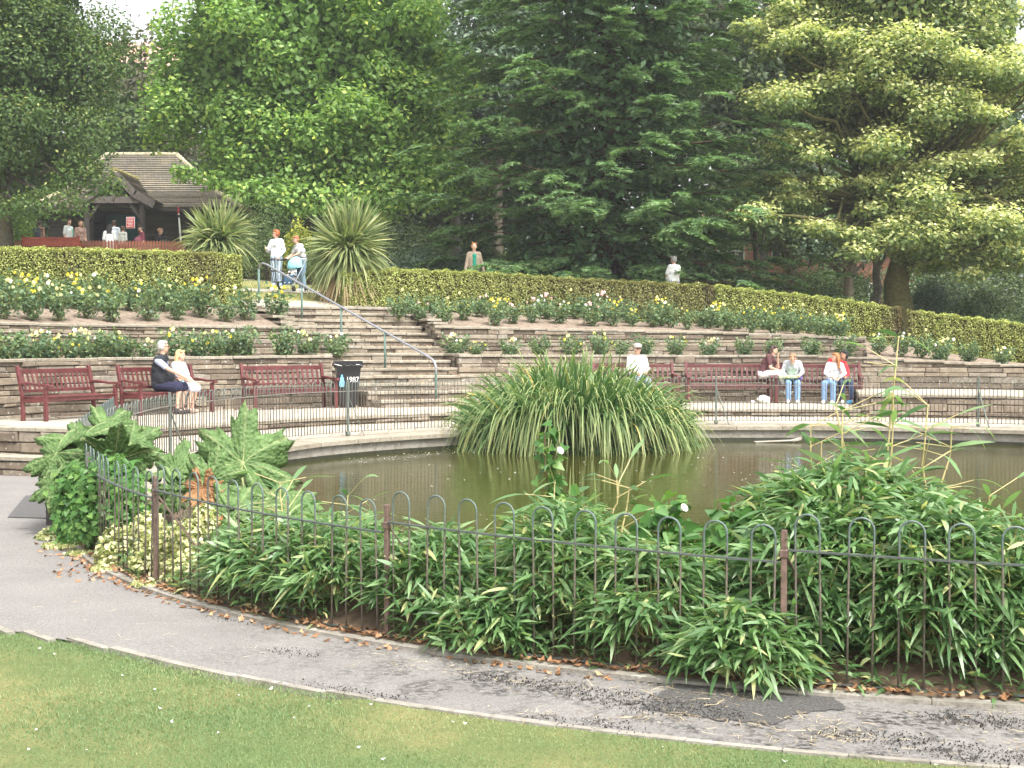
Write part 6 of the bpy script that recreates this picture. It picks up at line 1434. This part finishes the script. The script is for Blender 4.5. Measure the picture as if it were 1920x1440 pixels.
    cap(mb, J['pel']+Vector((.06*S, 0, 0)), J['hiL'], .13*S, .112*S); cap(mb, J['pel']-Vector((.06*S, 0, 0)), J['hiR'], .13*S, .112*S)
    for a, b_, c_ in (('hiL', 'knL', 'anL'), ('hiR', 'knR', 'anR')):
        t = min(1, leglen*2); cap(mb, J[a], J[a].lerp(J[b_], t), .108*S, (.08 if t == 1 else .1)*S)
        if leglen > .5: cap(mb, J[b_], J[b_].lerp(J[c_], (leglen-.5)*2), .078*S, (.068 if leglen > .9 else .062)*S)
    if skirt: cap(mb, J['hiL'].lerp(J['knL'], .6), J['hiR'].lerp(J['knR'], .6), .11*S, .11*S); cap(mb, J['knL'], J['knR'], .1*S, .1*S)
    remesh(mb.build('skirt' if skirt else 'trousers', lm, root), .014, 3)
    sm = cloth('shoe', shoe)
    for c_ in ('anL', 'anR'):
        mb = MB(); f = J[c_]; cap(mb, f+Vector((0, .02*S, -.04*S)), f+Vector((0, -.14*S, -.05*S)), .048*S, .04*S); cap(mb, f, f+Vector((0, -.03*S, -.02*S)), .048*S, .045*S); remesh(mb.build('shoe', sm, root), .011, 1)
    # hair
    hm = hairm(hair); mb = MB()
    def hb_(c, r): k0 = len(mb.v); mb.ball((0, 0, 0), (1, 1, 1), 12, 8); mb.v[k0:] = [tuple(fx((v[0]*r[0]+c[0], v[1]*r[1]+c[1], v[2]*r[2]+c[2]))) for v in mb.v[k0:]]
    if not bald:
        hb_((0, .03, .048), (.084, .088, .082)); hb_((0, .045, 0), (.078, .07, .08))
        for s in (-1, 1): hb_((s*.045, -.03, .088), (.045, .045, .03)); hb_((s*.068, .03, .0), (.022, .04, .05))
    else:
        hb_((0, .045, .0), (.079, .062, .06))
    if hairlen:
        n = 7
        for q in range(n):
            a = math.pi*(q/(n-1)); x0 = .075*math.cos(a); y0 = .03+.05*math.sin(a); p = fx((x0, y0, .03)); e = p+Vector((x0*.35*S, .03*S, -(.08+hairlen)*S)); m = fx((x0*1.15, y0+.02, -.06)); cap(mb, p, m, .03*S, .032*S, 8); cap(mb, m, e, .032*S, .02*S, 8)
    if buns: hb_((0, .12, .05), (.035, .04, .035))
    remesh(mb.build('hair', hm, root), .009, 2)
    if vox < .012:
        for s in (-1, 1):
            mb = MB(); k0 = 0; mb.ball(fx((s*.028, -.083, .012)), .0085*S, 8, 6); mb.build('eye', M['black'], root)
    if glasses:
        mb = MB()
        for s in (-1, 1): k0 = len(mb.v); mb.ball((0, 0, 0), (1, 1, 1), 10, 6); mb.v[k0:] = [tuple(fx((v[0]*.024+s*.03, v[1]*.007-.092, v[2]*.017+.012))) for v in mb.v[k0:]]; mb.tube([fx((s*.05, -.088, .015)), fx((s*.076, -.0, .012))], .004*S, 5)
        mb.tube([fx((-.02, -.094, .018)), fx((.02, -.094, .018))], .004*S, 5); mb.build('sunglasses', M['black'], root)
    if capc:
        mb = MB(); cm = cloth('cap_cloth', capc)
        def cb(c, r): k0 = len(mb.v); mb.ball((0, 0, 0), (1, 1, 1), 14, 8); mb.v[k0:] = [tuple(fx((v[0]*r[0]+c[0], v[1]*r[1]+c[1], max(v[2], -.35)*r[2]+c[2]))) for v in mb.v[k0:]]
        cb((0, .015, .07), (.09, .105, .07)); cb((0, -.1, .055), (.065, .07, .012)); mb.build('cap', cm, root, smooth=True)
    if extra: extra(root, J, S, fx)
    return root
def stand(px, top_py, H, d0=36.5, d1=48):
    return ground(px, min(np.linspace(d0, d1, 60), key=lambda d: abs(float(zT((px-960)/F*d, d))+H*1.01-at(px, top_py, d)[2])))
def seat(px, dx, dy=-.06, dz=0):
    b = bench_at[px]; Mx = Matrix.Translation(b.location) @ Matrix.Rotation(b.rotation_euler[2], 4, 'Z'); p = Mx @ Vector((dx, dy, dz)); return p, b.rotation_euler[2]+math.pi
DENIM = (.2, .32, .5); WHITE = (.82, .82, .82)
# -- bench people
p, rz = seat(322, .18); person('grey-haired man in dark waistcoat and sunglasses seated on the bench, arm stretched to his knee', p, rz+R(22), dict(base='sit', che=(-.03, -.02, .88), nek=(-.05, -.06, 1.08), hed=(-.05, -.1, 1.25), shL=(.14, -.04, 1.03), shR=(-.24, -.06, 1.0), elR=(-.26, -.28, .84), wrR=(-.02, -.47, .7), elL=(.24, -.02, .8), wrL=(.22, -.24, .66), knL=(.15, -.43, .5), knR=(-.13, -.44, .5), anL=(.16, -.36, .09), anR=(-.12, -.38, .09)),
    1.8, sleeve=.35, topmat=cloth('blue_shirt', (.45, .5, .68)), vest=(.035, .038, .045), legs=(.03, .03, .06), leglen=.47, hair=(.5, .48, .45), glasses=True, look=R(25), shoe=(.05, .05, .05), belly=.03)
p, rz = seat(322, -.27); person('blonde long-haired woman in aqua top and white cardigan seated beside the grey-haired man', p, rz+R(10), dict(base='sit', che=(.02, -.0, .85), nek=(.02, -.06, 1.03), hed=(.02, -.1, 1.18), shL=(.17, -.05, .98), shR=(-.14, -.05, .98), elL=(.2, -.14, .76), elR=(-.17, -.16, .76), wrL=(.06, -.4, .62), wrR=(-.04, -.42, .62), knL=(.06, -.44, .52), knR=(-.07, -.44, .52), anL=(.0, -.36, .09), anR=(-.12, -.36, .09)),
    1.66, topmat=cloth('pale_cardigan', (.72, .74, .82)), sleeve=.45, legmat=cloth('lilac_print', (.7, .7, .8), 'dots', (.4, .4, .55)), leglen=.5, skirt=True, hair=(.6, .42, .2), hairlen=.26, look=R(12), shoe=(.4, .3, .25), fem=True,
    extra=lambda root, J, S, fx: remesh((lambda mb: (cap(mb, J['pel']+Vector((0, -.07, .08)), J['che']+Vector((0, -.07, .06)), .1, .085), mb.build('vest_top', cloth('aqua_top', (.35, .7, .72)), root))[1])(MB()), .013, 2))
p, rz = seat(1192, -.06); person('man in white shirt, white cap and sunglasses seated behind the reeds', p, rz+R(5), dict(base='sit'), 1.8, top=WHITE, sleeve=.5, legs=(.25, .3, .4), hair=(.4, .38, .35), capc=(.75, .68, .6), glasses=True, shoe=(.2, .2, .2), belly=.04)
p, rz = seat(1366, -.82, .02, .18); person('long-haired girl in brown tee and white trousers perched on the bench arm, chin in hand', p, rz+R(70), dict(base='sit', che=(.0, -.1, .84), nek=(0, -.2, 1.0), hed=(0, -.27, 1.13), shL=(.16, -.16, .97), shR=(-.16, -.16, .97), elL=(.14, -.36, .68), wrL=(.05, -.36, .94), elR=(-.18, -.22, .7), wrR=(-.1, -.42, .62), knL=(.08, -.46, .52), knR=(-.1, -.42, .56), anL=(.05, -.44, .14), anR=(-.1, -.60, .12)),
    1.62, top=(.12, .055, .06), sleeve=.32, legs=WHITE, leglen=.85, hair=(.06, .035, .03), hairlen=.2, fem=True, nod=R(12))
def book(root, J, S, fx):
    mb = MB(); mb.box((-.1, -.3, .63), (.44, .26, .07), bev=.01); mb.build('green_folder', cloth('green_folder', (.5, .75, .35)), root)
    mb = MB(); mb.box((.17, -.16, .6), (.12, .14, .12), bev=.03); mb.build('purple_bag', cloth('purple', (.16, .1, .45)), root)
p, rz = seat(1534, .6); person('girl in pale grey hooded top looking down at a green folder on her lap', p, rz, dict(base='sit', che=(0, -.08, .84), nek=(0, -.2, 1.0), hed=(0, -.29, 1.1), shL=(.17, -.1, .98), shR=(-.17, -.1, .98), elL=(.24, -.16, .76), elR=(-.24, -.16, .76), wrL=(.16, -.36, .68), wrR=(-.17, -.36, .68)),
    1.64, top=(.42, .44, .47), sleeve=1.0, legs=DENIM, hair=(.26, .16, .09), buns=True, nod=R(28), fem=True, extra=book)
p, rz = seat(1534, -.36, -.1); person('dark-haired boy in red top leaning behind the auburn-haired girl on the last bench', p, rz-R(8), dict(base='sit', che=(.06, .0, .84), nek=(.17, -.07, 1.02), hed=(.25, -.1, 1.13), shL=(.26, -.04, .93), shR=(-.06, -.06, 1.0), elR=(-.16, -.12, .76), wrR=(-.1, -.3, .68), elL=(.34, -.1, .72), wrL=(.3, -.3, .62), knL=(.42, -.42, .5), knR=(.22, -.43, .5), anL=(.46, -.38, .09), anR=(.24, -.36, .09)),
    1.7, skin=SKIN2, top=(.6, .04, .05), sleeve=.9, legs=(.04, .06, .12), hair=(.012, .012, .015), look=R(-50))
p, rz = seat(1534, -.34, .06); person('girl with long auburn hair in white top seated in profile on the last bench', p, rz-R(18), dict(base='sit', che=(.04, -.04, .84), nek=(.07, -.1, 1.01), hed=(.09, -.14, 1.15), shL=(.22, -.06, .96), shR=(-.09, -.1, .97), elL=(.34, -.2, .76), wrL=(.24, -.34, .64), elR=(-.12, -.24, .76), wrR=(.06, -.36, .66)),
    1.6, top=WHITE, sleeve=.85, legs=DENIM, hair=(.36, .14, .05), hairlen=.22, look=R(-62), fem=True)
# -- people at the top of the steps
person('red-haired woman in white hooded top and pale jeans standing at the top of the steps', ground(519, 38.2), R(-30), dict(elR=(-.24, -.08, 1.12), wrR=(-.12, -.26, 1.16), elL=(.25, .04, 1.13), wrL=(.2, -.1, .96)), 1.72, topmat=cloth('white_hoodie', (.74, .75, .8)), sleeve=1.0, legs=(.5, .62, .74), hair=(.38, .11, .04), look=R(-45), fem=True, glasses=True)
person('woman in white striped top bending over the pushchair beside the big cabbage palm', ground(567, 38.6), R(-55), dict(che=(0, -.06, 1.24), nek=(0, -.14, 1.41), hed=(0, -.2, 1.55), shL=(.175, -.1, 1.36), shR=(-.175, -.1, 1.36), elR=(-.22, -.22, 1.12), wrR=(-.12, -.42, 1.02), elL=(.22, -.22, 1.12), wrL=(.12, -.42, 1.02)), 1.62,
       topmat=cloth('striped_top', (.8, .8, .8), 'stripe', (.45, .47, .5)), sleeve=.35, legs=(.2, .3, .38), hair=(.35, .13, .06), nod=R(15), fem=True)
def pushchair(label, loc, rz, hood, child=True):
    root = empty('pushchair', loc, rz, label, 'pushchair'); al = plain('tube_grey', (.45, .47, .5), .35, .5, .1, 9, metal=.4); blk = M['black']; mb = MB()
    for s in (-1, 1):
        mb.tube([(s*.2, .42, 1.0), (s*.2, .25, .75), (s*.19, -.28, .12)], .012, 6); mb.tube([(s*.19, .32, .1), (s*.19, -.1, .5), (s*.18, -.2, .62)], .012, 6)
    mb.build('frame', al, root)
    mb = MB(); mb.tube([(-.2, .42, 1.0), (-.2, .48, 1.02), (-.1, .5, 1.02), (.1, .5, 1.02), (.2, .48, 1.02), (.2, .42, 1.0)], .016, 7); mb.build('handle', blk, root)
    for s in (-1, 1):
        for y in (-.3, .33):
            mb = MB(); mb.tube([(s*.21+.03*math.cos(0), y+.075*math.cos(a), .085+.075*math.sin(a)) for a in np.linspace(0, 2*math.pi, 15)], .014, 6); mb.tube([(s*.21, y, .085), (s*.21+.04, y, .085)], .03, 8); mb.build('wheel', blk, root)
    mb = MB(); V = []; 
    for i, (y, z) in enumerate([(.26, .86), (.14, .5), (.08, .42), (-.18, .46), (-.24, .3), (-.26, .2)]): V += [(-.17, y, z), (.17, y, z)]
    mb.add(V, [(2*i, 2*i+1, 2*i+3, 2*i+2) for i in range(5)]); o = mb.build('seat', cloth('seat_cloth', (.05, .1, .16)), root); s_ = o.modifiers.new('thickness', 'SOLIDIFY'); s_.thickness = .02
    mb = MB(); V = []; n, k = 9, 7
    for i in range(n):
        a = -.1+i/(n-1)*1.9
        for j in range(k):
            b = math.pi*j/(k-1); V.append((.2*math.cos(b), .2-math.sin(a)*.28*math.sin(b)**.5, .70+.0+math.cos(a)*.3*math.sin(b)**.5+.02))
    mb.add(V, [(i*k+j, i*k+j+1, (i+1)*k+j+1, (i+1)*k+j) for i in range(n-1) for j in range(k-1)]); o = mb.build('hood', cloth('hood_cloth', hood), root, smooth=True); s_ = o.modifiers.new('thickness', 'SOLIDIFY'); s_.thickness = .012
    return root
pc = ground(549, 37.9); pushchair('pushchair with a pale blue hood at the top of the steps', pc, R(-25), (.3, .68, .78))
person('toddler in white sitting in the blue-hooded pushchair', pc+np.array([0, 0, .0]), R(-25), dict(base='sit', pel=(0, .1, .85), che=(0, .16, 1.2), nek=(0, .16, 1.42), hed=(0, .12, 1.62), shL=(.16, .14, 1.38), shR=(-.16, .14, 1.38), elL=(.22, 0, 1.15), elR=(-.22, 0, 1.15), wrL=(.12, -.2, 1.1), wrR=(-.12, -.2, 1.1), hiL=(.08, .05, .85), hiR=(-.08, .05, .85), knL=(.12, -.3, .9), knR=(-.12, -.3, .9), anL=(.14, -.4, .55), anR=(-.14, -.4, .55)), .86,
       top=WHITE, sleeve=.9, legs=(.8, .8, .85), hair=(.4, .25, .15), vox=.012)
person('ginger-haired man in open tan jacket and green shirt walking behind the long hedge', ground(889, 40.2), R(8), dict(shL=(.155, .01, 1.38), shR=(-.155, .01, 1.38), elL=(.23, .05, 1.12), elR=(-.22, -.02, 1.12), wrL=(.29, .0, .88), wrR=(-.27, -.12, .9), knL=(.09, -.12, .5), anL=(.09, .04, .09)), 1.72, top=(.25, .2, .15), sleeve=1.0, legs=(.02, .02, .03), hair=(.38, .13, .05), jacket=True,
       extra=lambda root, J, S, fx: remesh((lambda mb: (cap(mb, J['pel']+Vector((0, -.085, .02)), J['che']+Vector((0, -.085, .08)), .075, .07), mb.build('shirt', cloth('green_shirt', (.02, .2, .13)), root))[1])(MB()), .013, 2))
wpos = ground(1263, 39.6)
person('grey-haired woman in white top with her back turned, behind the long hedge', wpos, R(215), dict(elR=(-.24, -.06, 1.15), wrR=(-.1, -.22, 1.1), elL=(.24, -.06, 1.15), wrL=(.1, -.22, 1.1)), 1.7, top=WHITE, sleeve=.4, legs=(.3, .3, .35), hair=(.32, .31, .3), belly=.03, fem=True)
# -- people before the pavilion
def pp(label, px, d, top_py, rz, pose=None, H=1.7, **kw):
    z = at(px, top_py, d)[2]-H*1.015; x = (px-960)/F*d; z = z if abs(z-float(zT(x, d))) < .5 else float(zT(x, d)); return person(label, (x, d, float(zT(x, d))), R(rz), pose or {}, H, vox=.013, group='people before the pavilion', **kw)
def backpack(root, J, S, fx):
    mb = MB(); mb.box(J['che']+Vector((0, .19, -.04)), (.3, .18, .42), bev=.06); mb.build('backpack', cloth('pack', (.1, .11, .14)), root)
pp('woman with a grey backpack seen from behind, left of the red bench back', 76, 52, 416, 170, top=(.5, .3, .25), sleeve=.15, hair=(.1, .07, .06), extra=backpack, fem=True, H=1.62)
pp('short-haired man in white and green tee behind the red bench', 131, 52.5, 413, 70, topmat=cloth('two_tone_tee', (.75, .8, .78)), sleeve=.4, legs=(.2, .2, .25), hair=(.05, .035, .03), H=1.74, extra=lambda root, J, S, fx: remesh((lambda mb: (cap(mb, J['pel']+Vector((.09, -.07, .1)), J['che']+Vector((.09, -.07, .04)), .07, .075), mb.build('green_panel', cloth('green_panel', (.25, .55, .42)), root))[1])(MB()), .013, 2))
pp('woman in checked brown blouse standing beside the yellow notice', 153, 52, 415, 50, topmat=cloth('checked_blouse', (.45, .3, .25), 'dots', (.1, .05, .04)), sleeve=.45, legs=(.3, .2, .15), hair=(.32, .2, .1), fem=True)
pp('woman in white with long dark hair, seen from behind at the porch', 207, 51.8, 424, 190, top=WHITE, sleeve=.5, legs=WHITE, hair=(.03, .025, .025), hairlen=.2, fem=True, H=1.62)
pp('dark-haired man in pale shirt just behind the long-haired woman in white', 216, 53.2, 412, 175, top=(.6, .65, .72), sleeve=.4, legs=(.12, .12, .15), hair=(.06, .035, .025), H=1.78)
def strap(root, J, S, fx):
    mb = MB(); mb.tube([J['shL']+Vector((-.03, -.08, .06)), J['che']+Vector((0, -.15, -.05)), J['pel']+Vector((-.17, -.1, .02))], .014, 6); mb.box(J['pel']+Vector((-.19, -.06, -.08)), (.14, .2, .2), bev=.03); mb.build('shoulder_bag', M['black'], root)
pp('woman in pale top with a dark shoulder bag in the porch', 232, 52.6, 420, 150, top=(.62, .63, .58), sleeve=.5, legs=(.06, .06, .08), hair=(.1, .06, .04), extra=strap, fem=True, H=1.6)
pp('stout man in maroon polo shirt and dark cap beside the red poster', 267, 51.6, 419, -60, top=(.2, .06, .08), sleeve=.45, legs=(.15, .13, .12), hair=(.1, .08, .07), capc=(.04, .04, .05), belly=.07, H=1.68)
pp('fair-haired woman in black top with bare arms, right of the red poster', 302, 52, 420, 80, top=(.035, .03, .035), sleeve=.3, legs=(.08, .08, .1), hair=(.42, .24, .12), buns=True, fem=True, H=1.64)
pp('small child with a pink face low behind the picket fence by the striped pole', 322, 51.4, 448, 10, top=(.5, .45, .45), sleeve=.5, legs=(.2, .2, .3), hair=(.25, .15, .1), H=1.0)
pushchair('white-hooded pushchair behind the red bench', ground(112, 51.2), R(160), (.8, .8, .8))
# ================================================================ AIR
hz = MB(); hz.box((0, 45, 19), (230, 170, 46)); ho = hz.build('haze', []); ho['kind'] = 'stuff'; ho['label'] = 'thin haze added over the park to lift the shadows'  # thin volume added to lift the shadows and soften contrast
hm_ = bpy.data.materials.new('haze'); hm_.use_nodes = True; hn = hm_.node_tree; hn.nodes.clear(); hv = hn.nodes.new('ShaderNodeVolumePrincipled'); hout = hn.nodes.new('ShaderNodeOutputMaterial'); hn.links.new(hv.outputs[0], hout.inputs['Volume'])
hv.inputs['Color'].default_value = (.92, .95, .97, 1); hv.inputs['Density'].default_value = .0006; ho.data.materials.append(hm_)
